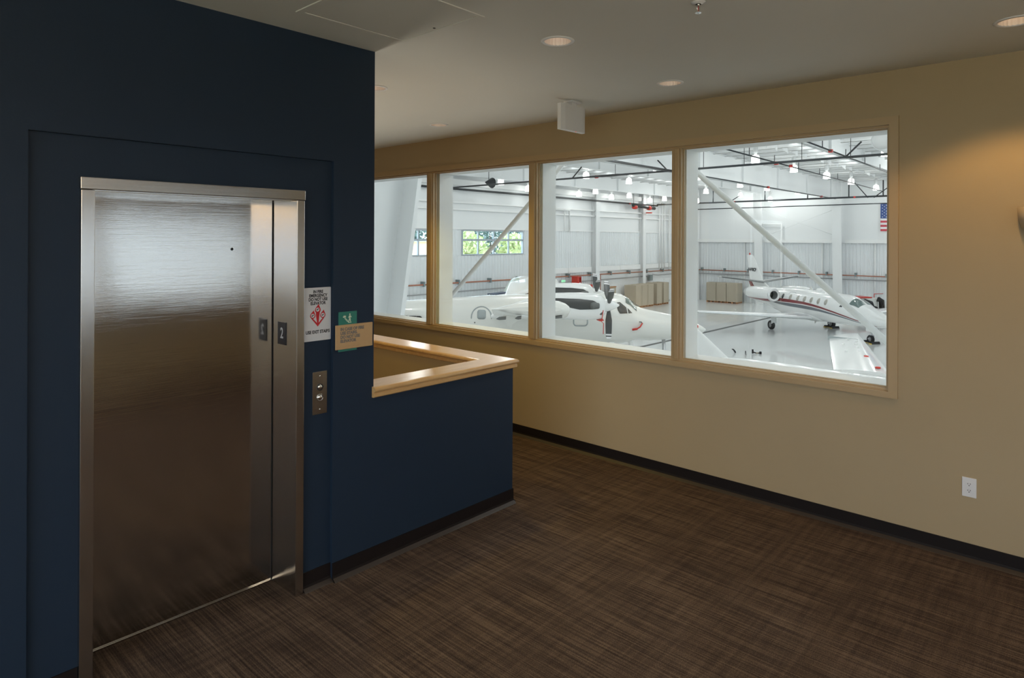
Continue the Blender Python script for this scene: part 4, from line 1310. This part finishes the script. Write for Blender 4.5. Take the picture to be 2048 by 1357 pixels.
for sg in (-1, 1):
    ws_ = [(sg * .6, 2.05, 2.9, .98, .13), (sg * 3.5, 1.80, 2.1, 1.13, .12), (sg * 8.5, 1.50, 1.15, 1.46, .11), (sg * 8.62, 1.38, .85, 1.47, .06)]
    wo = wing(ws_).build('wing', ACW, jet)
    edge_strip(ws_[:3], 0, .20).build('leading_edge', POLISH, wo)
    for y in (2.2, 4.6):
        m = MB(); m.box(-1.05 + y * .05, -.95 + y * .05, sg * y - .03, sg * y + .03, 1.02 + y * .05, 1.10 + y * .05); m.build('flap_fence', ACW2, wo)
    # engine
    m = MB(); m.lathe([(.30, -.62), (.395, -.60), (.43, -.565), (.465, -.60), (.50, -.80), (.53, -1.5), (.52, -2.5), (.44, -3.5), (.30, -4.05), (.24, -4.05), (.22, -3.6)], (-.50, sg * 1.42, 2.24), 32, 'x'); en = m.build('engine_nacelle', ACW, jet)
    m = MB(); m.lathe([(.425, -.556), (.438, -.565), (.466, -.60), (.476, -.66), (.462, -.65), (.40, -.62), (.385, -.64)], (-.50, sg * 1.42, 2.24), 32, 'x'); m.build('intake_lip', POLISH, en)
    m = MB(); m.lathe([(.392, -.62), (.385, -1.3)], (-.50, sg * 1.42, 2.24), 28, 'x'); m.build('intake_duct', SEAM, en)
    m = MB(); m.lathe([(0, -.9), (.09, -1.1), (.10, -1.28), (.385, -1.3)], (-.50, sg * 1.42, 2.24), 24, 'x'); m.build('fan', DGLASS, en)
    m = MB(); m.box(-3.9, -1.4, min(sg * .55, sg * 1.0), max(sg * .55, sg * 1.0), 2.16, 2.34); m.build('pylon', ACW, en)
    nf = Fus([(-4.55, 2.24, .30, .30, 2), (-4.0, 2.24, .44, .44, 2), (-3.0, 2.24, .52, .52, 2), (-2.0, 2.24, .53, .53, 2), (-1.3, 2.24, .50, .50, 2), (-1.1, 2.24, .465, .465, 2)])
    b = nf.band([-4.35, -3.6, -2.2, -1.2], [1.92, 1.90, 1.93, 1.97], [1.915, 1.80, 1.76, 1.80], sg, .008, 24, 3)
    b.v = [(x, y + sg * 1.42, z) for x, y, z in b.v]; b.build('nacelle_stripe', MAROON, en)
    # tailplane
    tp = [(sg * .0, -4.42, 1.45, 2.92, .10), (sg * 3.25, -5.02, .85, 3.30, .09), (sg * 3.32, -5.10, .6, 3.31, .05)]
    to = wing(tp).build('tailplane', ACW, jet)
    edge_strip(tp[:2], 0, .22).build('deicing_boot', BOOT, to)
    # stripes
    jf.band([-1.9, -1.0, 0, 1.35, 2.3, 3.22, 4.3, 5.27, 6.3, 7.36], [2.00, 2.02, 2.03, 2.01, 1.95, 1.85, 1.70, 1.53, 1.34, 1.12], [1.80, 1.80, 1.82, 1.84, 1.80, 1.73, 1.60, 1.45, 1.28, 1.09], sg).build('stripe', MAROON, jet)
    jf.band([-2.2, -1.2, 0, 1.35, 2.3, 3.22, 4.3, 5.27, 6.3, 7.2], [1.70, 1.74, 1.77, 1.77, 1.735, 1.665, 1.54, 1.40, 1.235, 1.085], [1.66, 1.58, 1.55, 1.55, 1.54, 1.52, 1.44, 1.33, 1.19, 1.065], sg).build('stripe', GSTRIPE, jet)
    # cabin windows
    for x in (-.95, -.09, .73, 1.44, 2.14, 2.87, 3.58):
        wn = jf.poly(ell(x, 2.19, .165, .215), sg, .006).build('cabin_window', ACW2, jet)
        jf.poly(ell(x, 2.19, .125, .175), sg, .012).build('window_shade', SHADE if x > -.5 else DGLASS, wn)
    jf.outline([(-.42, 1.62), (-.42, 2.42), (-.34, 2.52), (.22, 2.52), (.30, 2.44), (.30, 1.62)], sg, .011, False).build('exit_outline', SEAM, jet)
    # cockpit glazing
    jf.poly([(4.82, 2.02), (5.05, 2.02), (5.08, 2.28), (4.98, 2.36)], sg, .010).build('cockpit_side_window', DGLASS, jet)
    jf.poly([(5.14, 2.02), (5.50, 2.03), (5.56, 2.14), (5.20, 2.38), (5.15, 2.37)], sg, .010).build('cockpit_side_window', DGLASS, jet)
    jf.patch([(5.50, sg * math.radians(57)), (5.46, sg * math.radians(6)), (6.18, sg * math.radians(5)), (6.16, sg * math.radians(47))], .010).build('windscreen', WGLASS, jet)
# fin
fn = [(2.35, -3.2, 3.6, 0, .06), (2.62, -3.9, 2.75, 0, .07), (3.0, -4.62, 1.95, 0, .08), (4.90, -6.02, .92, 0, .08), (4.97, -6.15, .7, 0, .05)]
fo = wing(fn, 'z').build('fin', ACW, jet)
text('registration', 'N480CP', .36, INK, fo, (-6.06, -.088, 3.70), RY, .004, 'CENTER', .010, .84)
m = MB(); m.lathe([(0, .16), (.05, .12), (.06, 0)], (-6.55, 0, 4.97), 10); m.build('beacon', REDP, fo)
m = MB(); m.prism([(-6.62, 3.0), (-6.1, 2.2), (-5.5, 2.2), (-6.35, 3.0)], FY(-.08), .16); m.build('rudder_stripe', MAROON, fo)
m = MB(); m.prism([(-7.0, 1.75), (-5.3, 1.35), (-4.6, 1.35), (-5.4, 1.75)], FY(-.05), .10); m.build('ventral_fin', ACW, jet)
# roof antenna, air inlet
m = MB(); m.lathe([(0, .34), (.16, .30), (.24, .1), (.22, -.4), (0, -.9)], (2.2, 0, 2.72), 16, 'x'); m.build('roof_fairing', ACW, jet)
m = MB(); m.prism([(1.2, 2.7), (1.0, 2.98), (.88, 2.98), (.95, 2.7)], FY(-.015), .03); m.build('blade_antenna', ACW2, jet)
m = MB(); m.prism([(1.6, .8), (1.45, .55), (1.35, .55), (1.4, .8)], FY(-.015), .03); m.build('blade_antenna', ACW2, jet)
# gear
for sg in (-1, 1):
    g = MB(); g.tube([(.15, sg * 2.28, 1.05), (.05, sg * 2.28, .62), (0, sg * 2.28, .34)], .075, 10); g.tube([(.0, sg * 2.28, .34), (0, sg * 2.10, .30)], .06, 8); g.tube([(.1, sg * 2.28, .8), (-.25, sg * 2.28, .36)], .035, 6)
    go = g.build('main_gear', STRUT, jet)
    wheel(go, (0, sg * 2.34 - sg * .0, .31), .31, .22)
    m = MB(); m.box(.22, .26, sg * 2.1 - .02, sg * 2.5, .42, 1.0); m.build('gear_door', ACW, go)
g = MB(); g.tube([(6.62, 0, 1.1), (6.56, 0, .55), (6.5, 0, .28)], .06, 10); g.tube([(6.62, 0, .95), (6.8, 0, .45), (6.56, 0, .5)], .03, 6); g.box(6.4, 6.6, -.12, .12, .24, .30)
go = g.build('nose_gear', STRUT, jet)
wheel(go, (6.5, 0, .25), .25, .17)
for sg in (-1, 1):
    m = MB(); m.box(6.35, 6.95, sg * .2 - .01, sg * .2 + .01, .72, 1.05); m.build('gear_door', ACW, go)
def chock(loc, rz, label):
    c = tag(empty('wheel_chock', loc, rz), label, 'wheel chock', 'wheel chocks')
    m = MB()
    for q in (-.34, .34):
        m.prism([(q - .09, 0), (q + .09, 0), (q + .03, .15), (q - .03, .15)], FY(-.3), .6)
    m.build('wedges', TYRE, c)
    m = MB(); m.box(-.34, .34, -.27, -.24, .04, .06); m.build('rope', YELLOW, c)
    for q in (-.34, .34):
        m = MB(); m.box(q - .10, q + .10, -.31, -.29, 0, .06); m.build('end_stripe', YELLOW, c)
def jw(x, y): 
    return (46.8 + math.cos(JA) * x - math.sin(JA) * y, 15.5 + math.sin(JA) * x + math.cos(JA) * y, G)
chock(jw(6.5, 0), JA, 'black and yellow chock pair at the nose wheel of the jet')
chock(jw(0, 2.34), JA, 'black and yellow chock pair at the far main wheel of the jet')

# ---------------------------------------------------------------- twin turboprop
TA = math.radians(-50)
tw = tag(empty('twin_propeller_plane', (22.0, 15.26, G), TA), 'white twin propeller plane with black exhaust panels and dark blades filling the middle panes', 'airplane')
tf = Fus([(-11.6, 3.35, .05, .08, 2), (-10.5, 3.15, .32, .40, 2), (-8.07, 2.78, .74, .76, 2.2), (-6.0, 2.76, .92, .93, 2.3), (-4.3, 2.83, 1.0, .98, 2.4), (-2.0, 2.88, 1.0, 1.0, 2.4), (0.2, 2.92, 1.0, 1.01, 2.4), (.75, 2.91, .98, 1.01, 2.4), (1.12, 2.86, .95, .90, 2.4), (1.48, 2.74, .90, .68, 2.3), (2.0, 2.64, .80, .62, 2.2),
          (2.95, 2.58, .60, .48, 2.1), (3.7, 2.52, .38, .30, 2), (4.15, 2.48, .18, .14, 2), (4.3, 2.47, .04, .04, 2)])
tf.build('fuselage', ACW2, tw, 60, 44)
for sg in (-1, 1):
    # wings
    ws_ = [(sg * .8, -1.35, 2.9, 3.10, .15), (sg * 2.65, -1.40, 2.75, 3.30, .16), (sg * 6.3, -1.48, 2.48, 3.90, .225), (sg * 6.55, -1.54, 2.35, 3.93, .18), (sg * 6.66, -1.75, 1.9, 3.95, .09)]
    wo = wing(ws_).build('wing', ACW2, tw)
    for y in (4.2, 6.0):
        m = MB(); zz = 3.30 + (y - 2.65) * .153
        m.prism([(-3.05, zz - .18), (-3.60, zz - .12), (-3.52, zz - .36), (-3.44, zz - .50), (-3.38, zz - .36)], FY(sg * y - .05), .10); m.build('flap_fairing', ACW2, wo)
    for x0, x1 in ((-3.80, -3.50), (-3.22, -3.02), (-2.80, -2.55), (-2.05, -1.75)):
        m = MB(); m.prism([(x0, 0), (x0 + .08, .05), (x1, .06), (x1, -.02), (x0 + .1, -.03)], lambda u, v, w: (u, sg * (6.30 + w), 3.62 + (u + 3.9) * .035 + v), .22); m.build('flap_slot', BOOT, wo)
    # nacelle
    nf = Fus([(-4.25, 3.24, .06, .06, 2), (-3.6, 3.40, .26, .24, 2), (-2.6, 3.58, .42, .42, 2.3), (-1.9, 3.66, .47, .48, 2.5), (-1.0, 3.66, .48, .50, 2.6), (-.45, 3.65, .46, .48, 2.5), (-.14, 3.64, .40, .42, 2.2), (-.05, 3.66, .26, .28, 2)])
    yo = sg * 2.65
    def nb(b, name, m_, parent):
        b.v = [(x, y + yo, z) for x, y, z in b.v]; return b.build(name, m_, parent)
    tmp = MB(); nt, nx = 32, 34; vs = []
    for i in range(nx):
        x = -4.25 + 4.2 * i / (nx - 1)
        for k in range(nt):
            vs.append(nf.surf(x, 2 * PI * k / nt))
    tmp.add(vs, [(i * nt + k, i * nt + (k + 1) % nt, (i + 1) * nt + (k + 1) % nt, (i + 1) * nt + k) for i in range(nx - 1) for k in range(nt)], True)
    tmp.add(vs[-nt:], [tuple(range(nt))])
    na = nb(tmp, 'engine_nacelle', ACW, tw)
    for s2 in (-1, 1):
        tp_ = [(-3.3, 3.60), (-2.6, 3.84), (-2.0, 3.985), (-1.0, 3.965), (-.50, 3.91), (-.40, 3.86), (-.33, 3.76)]
        bt_ = [(-3.3, 3.50), (-2.6, 3.66), (-2.0, 3.78), (-1.36, 3.57), (-1.0, 3.575), (-.45, 3.59), (-.37, 3.67), (-.33, 3.75)]
        nb(nf.band([-3.3, -2.6, -2.0, -1.0, -.50, -.40, -.33], [p[1] for p in tp_], [np.interp(p[0], [q[0] for q in bt_], [q[1] for q in bt_]) for p in tp_], s2, .008, 48, 5), 'exhaust_panel', EXH, na)
        m = MB(); m.lathe([(.0, 0), (.10, .02), (.13, .12), (.11, .30), (.08, .34), (0, .3)], (-.62, s2 * .46, 3.72), 14, 'x'); nb(m, 'exhaust_stub', BOOT, na)
    m = MB(); m.lathe([(0, 0), (.07, .01), (.07, .05), (0, .06)], (-.22, -.40, 3.45), 10, 'y'); nb(m, 'vent', BOOT, na)
    # chin inlet cover with red streamer
    m = MB(); m.prism([(-.35, 3.16), (-.12, 3.20), (-.08, 3.14), (-.22, 3.11)], FY(yo - .1), .2); m.build('inlet_cover', REDP, na)
    m = MB(); m.tube([(-.14, yo - .38, 3.55), (-.20, yo - .42, 3.14), (-.13, yo - .44, 3.08), (-.14, yo - .44, 2.70)], .016, 6); m.build('streamer', REDP, na)
    # spinner and three blades
    m = MB(); m.lathe([(.24, -.05), (.23, .05), (.19, .18), (.11, .36), (.03, .48), (0, .49)], (0, yo, 3.70), 24, 'x'); sn = m.build('spinner', ACW, tw)
    R0 = 1.24
    for a in (PI, math.radians(48), math.radians(-57)):
        b = MB(); st = []
        for q, wd, tk, tw_ in ((.16, .10, .09, .9), (.30, .16, .06, .8), (.55, .245, .04, .62), (.85, .235, .028, .48), (1.06, .22, .022, .42)):
            st.append((q, wd, tk, tw_))
        def ring(q, wd, tk, twst):
            out = []
            for k in range(10):
                c_, s__ = math.cos(2 * PI * k / 10) * wd / 2, math.sin(2 * PI * k / 10) * tk / 2
                xx, tt = c_ * math.cos(twst * .4) - s__ * math.sin(twst * .4), c_ * math.sin(twst * .4) + s__ * math.cos(twst * .4)
                # radial direction in the y-z plane
                ry, rz_ = math.sin(a), math.cos(a)
                out.append((xx + .10, yo + ry * q + rz_ * tt, 3.70 + rz_ * q - ry * tt))
            return out
        rings = [ring(*s_) for s_ in st]
        n = 10
        def loft(rr):
            bb = MB(); vs = [p for r_ in rr for p in r_]
            bb.add(vs, [(i * n + k, i * n + (k + 1) % n, (i + 1) * n + (k + 1) % n, (i + 1) * n + k) for i in range(len(rr) - 1) for k in range(n)], True)
            bb.add(rr[0], [tuple(range(n))]); bb.add(rr[-1], [tuple(range(n))])
            return bb
        bl_ = loft(rings).build('propeller_blade', PROP, sn)
        loft([ring(1.06, .222, .024, .42), ring(1.12, .215, .022, .41)]).build('white_tip_band', FLAGW, bl_)
        loft([ring(1.12, .213, .021, .41), ring(1.165, .20, .020, .40)]).build('dark_tip_band', PROP, bl_)
        loft([ring(1.165, .20, .021, .40), ring(1.235, .15, .016, .38)]).build('white_tip_end', FLAGW, bl_)
    # cockpit glazing
    tf.poly([(.58, 3.58), (.62, 3.62), (.74, 3.64), (.98, 3.44), (1.02, 3.21), (.72, 3.20), (.64, 3.32)], sg, .012).build('cockpit_side_window', DGLASS, tw)
    tf.poly([(1.03, 3.42), (1.22, 3.22), (1.06, 3.21)], sg, .012).build('cockpit_side_window', DGLASS, tw)
    tf.patch([(.98, sg * math.radians(44)), (1.02, sg * math.radians(4)), (1.46, sg * math.radians(4)), (1.42, sg * math.radians(48))], .012).build('windscreen', WGLASS, tw)
    # rear door and hatch
    arch = [(-5.16, 1.95), (-5.16, 3.00)] + [(-4.76 + .40 * math.cos(math.radians(t)), 3.02 + .40 * math.sin(math.radians(t))) for t in range(170, 5, -15)] + [(-4.36, 3.00), (-4.36, 1.95)]
    tf.outline(arch, sg, .026, False).build('door_outline', SEAM, tw)
    tf.poly(rrect(-4.93, -4.58, 2.93, 3.30, .09), sg, .014).build('cabin_window', SEAM, tw)
    tf.poly([(-5.05, 2.77), (-5.0, 2.77), (-5.0, 2.82), (-5.05, 2.82)], sg, .02).build('door_latch', BOOT, tw)
    tf.outline(rrect(-1.10, -.56, 2.71, 3.5, .12), sg, .028).build('hatch_outline', SEAM, tw)
    for x in (-3.6, -2.7, -1.8):
        tf.poly(ell(x, 3.12, .17, .18), sg, .014).build('cabin_window', SEAM, tw)
    # registration, only its tops show over the sill
    # pitot with red cover
    m = MB(); m.tube([(1.42, sg * .80, 2.86), (1.56, sg * .95, 2.88), (1.60, sg * .97, 2.80)], .022, 6); pt = m.build('pitot_tube', BOOT, tw)
    m = MB(); m.tube([(1.60, sg * .98, 2.84), (1.50, sg * .99, 2.68), (1.36, sg * .99, 2.60)], .028, 6); m.tube([(1.40, sg * .99, 2.61), (1.20, sg * 1.0, 2.58)], .045, 6); m.build('red_cover', REDP, pt)
    # landing gear
    m = MB(); m.tube([(-1.6, sg * .75, 2.1), (-1.62, sg * .85, .4)], .09, 10); gg = m.build('main_gear', STRUT, tw)
    wheel(gg, (-1.62, sg * .85 - .16, .36), .36, .22)
    wheel(gg, (-1.62, sg * .85 + .16, .36), .36, .22)
    m = MB(); m.box(.30, .50, sg * .97 - .05, sg * .97 + .05, 1.65, 2.08); m.build('gear_door', ACW, gg)
    m = MB(); m.prism([(1.16, 2.12), (1.26, 2.12), (1.42, 1.6), (1.30, 1.6)], FY(sg * .34 - .02), .04); m.build('nose_gear_door', ACW, tw)
text('registration', 'N21CTP', .60, INK, tw, (-7.16, -.885, 2.60), (PI / 2, 0, math.radians(-6)), .03, 'RIGHT', .012, .78)
m = MB(); m.tube([(2.6, 0, 2.3), (2.7, 0, .35)], .08, 10); gg = m.build('nose_gear', STRUT, tw)
wheel(gg, (2.7, 0, .30), .30, .2)
# tail group
fn = [(3.4, -9.0, 3.0, 0, .08), (5.4, -10.6, 1.8, 0, .08)]
wing(fn, 'z').build('fin', ACW2, tw)
for sg in (-1, 1):
    wing([(0, -10.3, 1.6, 5.40, .09), (sg * 2.8, -10.9, 1.0, 5.45, .08)]).build('tailplane', ACW2, tw)
m = MB(); m.prism([(-6.2, 3.66), (-6.4, 3.66), (-6.32, 3.78), (-6.25, 3.78)], FY(-.03), .06); m.build('blade_antenna', ACW2, tw)
# wipers
m = MB(); m.tube([(1.05, -.10, 3.80), (1.5, -.05, 3.46), (1.62, .1, 3.40)], .02, 6); m.build('wiper', BOOT, tw)

# ---------------------------------------------------------------- small plane behind (canopy only shows)
so = (34.0, 29.4, G)
sm_ = tag(empty('small_airplane', so), 'small white airplane with a blue reflection on its canopy behind the twin propeller plane', 'airplane')
sf = Fus([(-4.4, 2.05, .25, .22, 2), (-4.2, 2.08, .42, .40, 2.2), (-3.2, 2.05, .56, .52, 2.3), (-2.2, 2.0, .62, .60, 2.3), (.4, 1.95, .62, .62, 2.3), (3.0, 1.95, .35, .36, 2), (4.6, 2.05, .10, .16, 2)])
sf.build('fuselage', ACW, sm_, 36, 28)
sc_ = Fus([(-2.45, 2.45, .30, .06, 2.2), (-2.0, 2.62, .50, .42, 2.3), (-1.45, 2.70, .60, .80, 2.5), (-.6, 2.70, .62, .90, 2.6), (.6, 2.65, .60, .86, 2.5), (1.5, 2.5, .48, .55, 2.2), (2.3, 2.3, .2, .1, 2)])
sc_.build('cabin_roof', ACW, sm_, 30, 28)
for sg in (-1, 1):
    sc_.patch([(-2.35, sg * .9), (-2.35, sg * .05), (-1.35, sg * .05), (-1.55, sg * .85)], .012).build('windscreen', GREENGLASS, sm_)
    sc_.poly([(-1.72, 2.55), (-.55, 2.60), (-.60, 3.15), (-1.10, 3.38), (-1.45, 3.10)], sg, .014).build('side_window', CANOPYREFL, sm_)
    sc_.poly([(-.40, 2.60), (.8, 2.65), (.6, 3.05), (-.3, 3.25)], sg, .014).build('side_window', CANOPYREFL, sm_)
    wing([(sg * .4, -.6, 1.5, 1.6, .13), (sg * 2.4, -.7, 1.1, 1.75, .12)]).build('wing', ACW, sm_)
    wing([(0, 3.9, .8, 2.1, .1)][:1] + [(sg * 1.4, 3.8, .6, 2.1, .1)]).build('tailplane', ACW, sm_)
m = MB(); m.prism([(-3.9, 2.48), (-2.5, 2.54), (-2.5, 2.62), (-3.9, 2.56)], FY(-.3), .6); m.build('glare_panel', BLUEDK, sm_)
wing([(2.0, 3.6, 1.2, 0, .1), (2.75, 4.2, .6, 0, .1)], 'z')
m = MB(); m.prism([(3.4, 2.2), (4.5, 2.2), (4.6, 2.9), (4.2, 2.9)], FY(-.04), .08); m.build('fin', ACW, sm_)
m = MB()
for x, y in ((-3.2, 0), (.2, 1.1), (.2, -1.1)):
    m.tube([(x, y, 1.7), (x, y, .2)], .05, 8)
    m.lathe([(0, -.08), (.22, -.08), (.25, 0), (.22, .08), (0, .08)], (x, y, .25), 16, 'y')
m.build('landing_gear', TYRE, sm_)
m = MB(); m.lathe([(0, -.35), (.12, -.2), (.18, 0)], (-4.4, 0, 2.05), 16, 'x'); sp2 = m.build('spinner', ACW, sm_)
for a in (.4, .4 + 2.09, .4 + 4.18):
    m = MB(); m.prism([(.1, -.05), (.8, -.09), (.85, 0), (.8, .06), (.1, .05)], lambda u, v, w: (-4.5 + w, u * math.cos(a) - v * math.sin(a), 2.05 + u * math.sin(a) + v * math.cos(a)), .03); m.build('propeller_blade', PROP, sp2)

# ---------------------------------------------------------------- plane parked right below the windows
NA = math.atan2(-8.0, -1.35)
nl = tag(empty('low_wing_airplane', (20.6, 8.0, G), NA), 'white low-wing airplane parked just below the windows, its fin and one wing showing', 'airplane')
lf = Fus([(-4.6, 1.85, .10, .16, 2), (-2.6, 1.78, .34, .34, 2.2), (-.5, 1.70, .52, .55, 2.4), (1.5, 1.68, .62, .64, 2.5), (4.2, 1.70, .64, .66, 2.5), (6.2, 1.66, .58, .58, 2.4), (7.4, 1.6, .38, .38, 2.1), (7.7, 1.6, .12, .12, 2)])
lf.build('fuselage', ACW, nl, 44, 32)
fn = [(1.95, -.9, 2.6, 0, .07), (2.95, -2.35, 1.25, 0, .08), (3.10, -2.62, .9, 0, .06)]
fo2 = wing(fn, 'z').build('fin', ACW, nl)
m = MB(); m.lathe([(0, .10), (.035, .08), (.045, 0)], (-2.5, 0, 3.07), 12); m.build('beacon', REDP, fo2)
text('registration', 'N374AK', .13, INK, fo2, (-1.55, -.098, 2.06), RY, .004, 'CENTER', .003, 1.0)
text('registration', 'N374AK', .13, INK, fo2, (-1.55, .098, 2.06), (PI / 2, 0, PI), .004, 'CENTER', .003, 1.0)
for sg in (-1, 1):
    ws_ = [(sg * .4, 3.76, 1.75, 2.28, .13), (sg * 3.2, 2.10, 1.52, 2.34, .13), (sg * 6.1, .42, 1.30, 2.40, .12), (sg * 6.9, -.06, .78, 2.43, .11), (sg * 7.42, -.38, .20, 2.45, .10)]
    wo = wing(ws_).build('wing', ACW, nl)
    m = MB(); m.box(-.75, .36, sg * 5.75 - .012, sg * 5.75 + .012, 2.33, 2.492); m.build('panel_seam', SEAM, wo)
    for y, x in ((2.58, 2.02), (.95, 3.05)):
        m = MB(); m.lathe([(0, .03), (.07, .02), (.08, -.02)], (x, sg * y, 2.32 + .125), 10); m.build('fuel_cap', REDP, wo)
    for k, (y, x) in enumerate(((5.2, .55), (4.6, .80), (4.0, 1.10), (3.4, 1.45), (5.4, .15), (4.3, .5), (3.0, 1.2))):
        m = MB(); m.lathe([(0, .018), (.05, .010), (.06, -.02)], (x, sg * y, 2.36 + (y - 3.2) * .02 + .105), 8); m.build('rivet_cover', ACW, wo)
    wing([(0, -3.4, .9, 1.9, .1), (sg * 1.9, -3.7, .6, 1.95, .09)]).build('tailplane', ACW, nl)
    lf.poly([(2.6, 1.95), (4.6, 1.95), (4.3, 2.28), (2.8, 2.28)], sg, .012).build('cabin_window', DGLASS, nl)
    m = MB(); m.tube([(2.3, sg * 1.6, 1.9), (2.2, sg * 1.6, .2)], .05, 8); gg = m.build('main_gear', STRUT, nl)
    wheel(gg, (2.2, sg * 1.6, .22), .22, .15)
m = MB(); m.tube([(6.6, 0, 1.3), (6.7, 0, .2)], .05, 8); gg = m.build('nose_gear', STRUT, nl)
wheel(gg, (6.7, 0, .2), .20, .14)

# ---------------------------------------------------------------- things on the hangar floor
tb = tag(empty('tow_bar', (34.6, 13.8, G), -.9), 'black and tan tow bar head lying on the grey floor below the jet', 'tow bar')
m = MB(); m.tube([(-.45, 0, .28), (-.30, 0, .16), (.0, 0, .10), (.45, 0, .10)], [.07, .07, .06, .06], 8); m.build('bar', TYRE, tb)
m = MB(); m.tube([(-.05, 0, .105), (.22, 0, .105)], .075, 8); m.build('grip', YELLOW if False else CRATE, tb)
m = MB(); m.box(.40, .62, -.14, .14, 0, .26); m.build('head', TYRE, tb)
m = MB(); m.box(-.55, -.38, -.10, .10, .05, .48); m.build('hitch', TYRE, tb)
tb.scale = (.42, .42, .5)
hs = tag(empty('hose_loop', (33.9, 14.1, G)), 'thin dark hose loop on the grey floor left of the tow bar', 'hose')
m = MB(); m.tube([(.16 * math.cos(t / 10 * PI) , .1 * math.cos(t / 10 * PI), .30 * math.sin(t / 10 * PI)) for t in range(11)], .02, 6); m.build('hose', TYRE, hs)
hk = tag(empty('tow_hook', (34.1, 14.8, G), -.7), 'small black hook on the grey floor beside the low-wing airplane', 'hook')
m = MB(); m.tube([(-.3, 0, .34), (-.12, 0, .30), (.05, 0, .12), (.14, 0, .03)], [.03, .07, .09, .06], 8); m.build('hook', TYRE, hk)
hs.scale = (.7, .7, .7)
hk.scale = (.5, .5, .6)
# tug behind the jet nose
tg = tag(empty('aircraft_tug', (59.8, 15.0, G), -.5), 'white aircraft tug with red lid, black hose and wheel behind the jet nose', 'tug')
m = MB(); m.bbox(-1.5, 1.2, -.6, .6, .35, 1.35, .06); m.build('body', ACW2, tg)
m = MB(); m.bbox(-1.55, .5, -.62, .62, 1.35, 1.45, .03); m.build('lid', REDP, tg)
m = MB(); m.tube([(-1.1, -.75, 1.1), (-.5, -.8, 1.2), (.2, -.8, 1.0), (.5, -.8, .4), (.3, -.8, .15)], .13, 10); m.build('hose', TYRE, tg)
m = MB(); m.tube([(1.0, -.72, 1.25), (1.3, -.8, 1.1), (1.35, -.8, .3)], .22, 10); m.build('seat', TYRE, tg)
for x in (-1.0, .8):
    for y in (-.6, .6):
        m = MB(); m.lathe([(0, -.1), (.3, -.1), (.34, 0), (.3, .1), (0, .1)], (x, y, .34), 16, 'y'); m.build('wheel', TYRE, tg)
m = MB(); m.tube([(1.6, .2, 0), (1.6, .2, 1.6)], .03, 6); m.tube([(1.6, .2, 1.6), (2.6, .2, 1.6)], .03, 6); m.build('rail', REDP, tg)
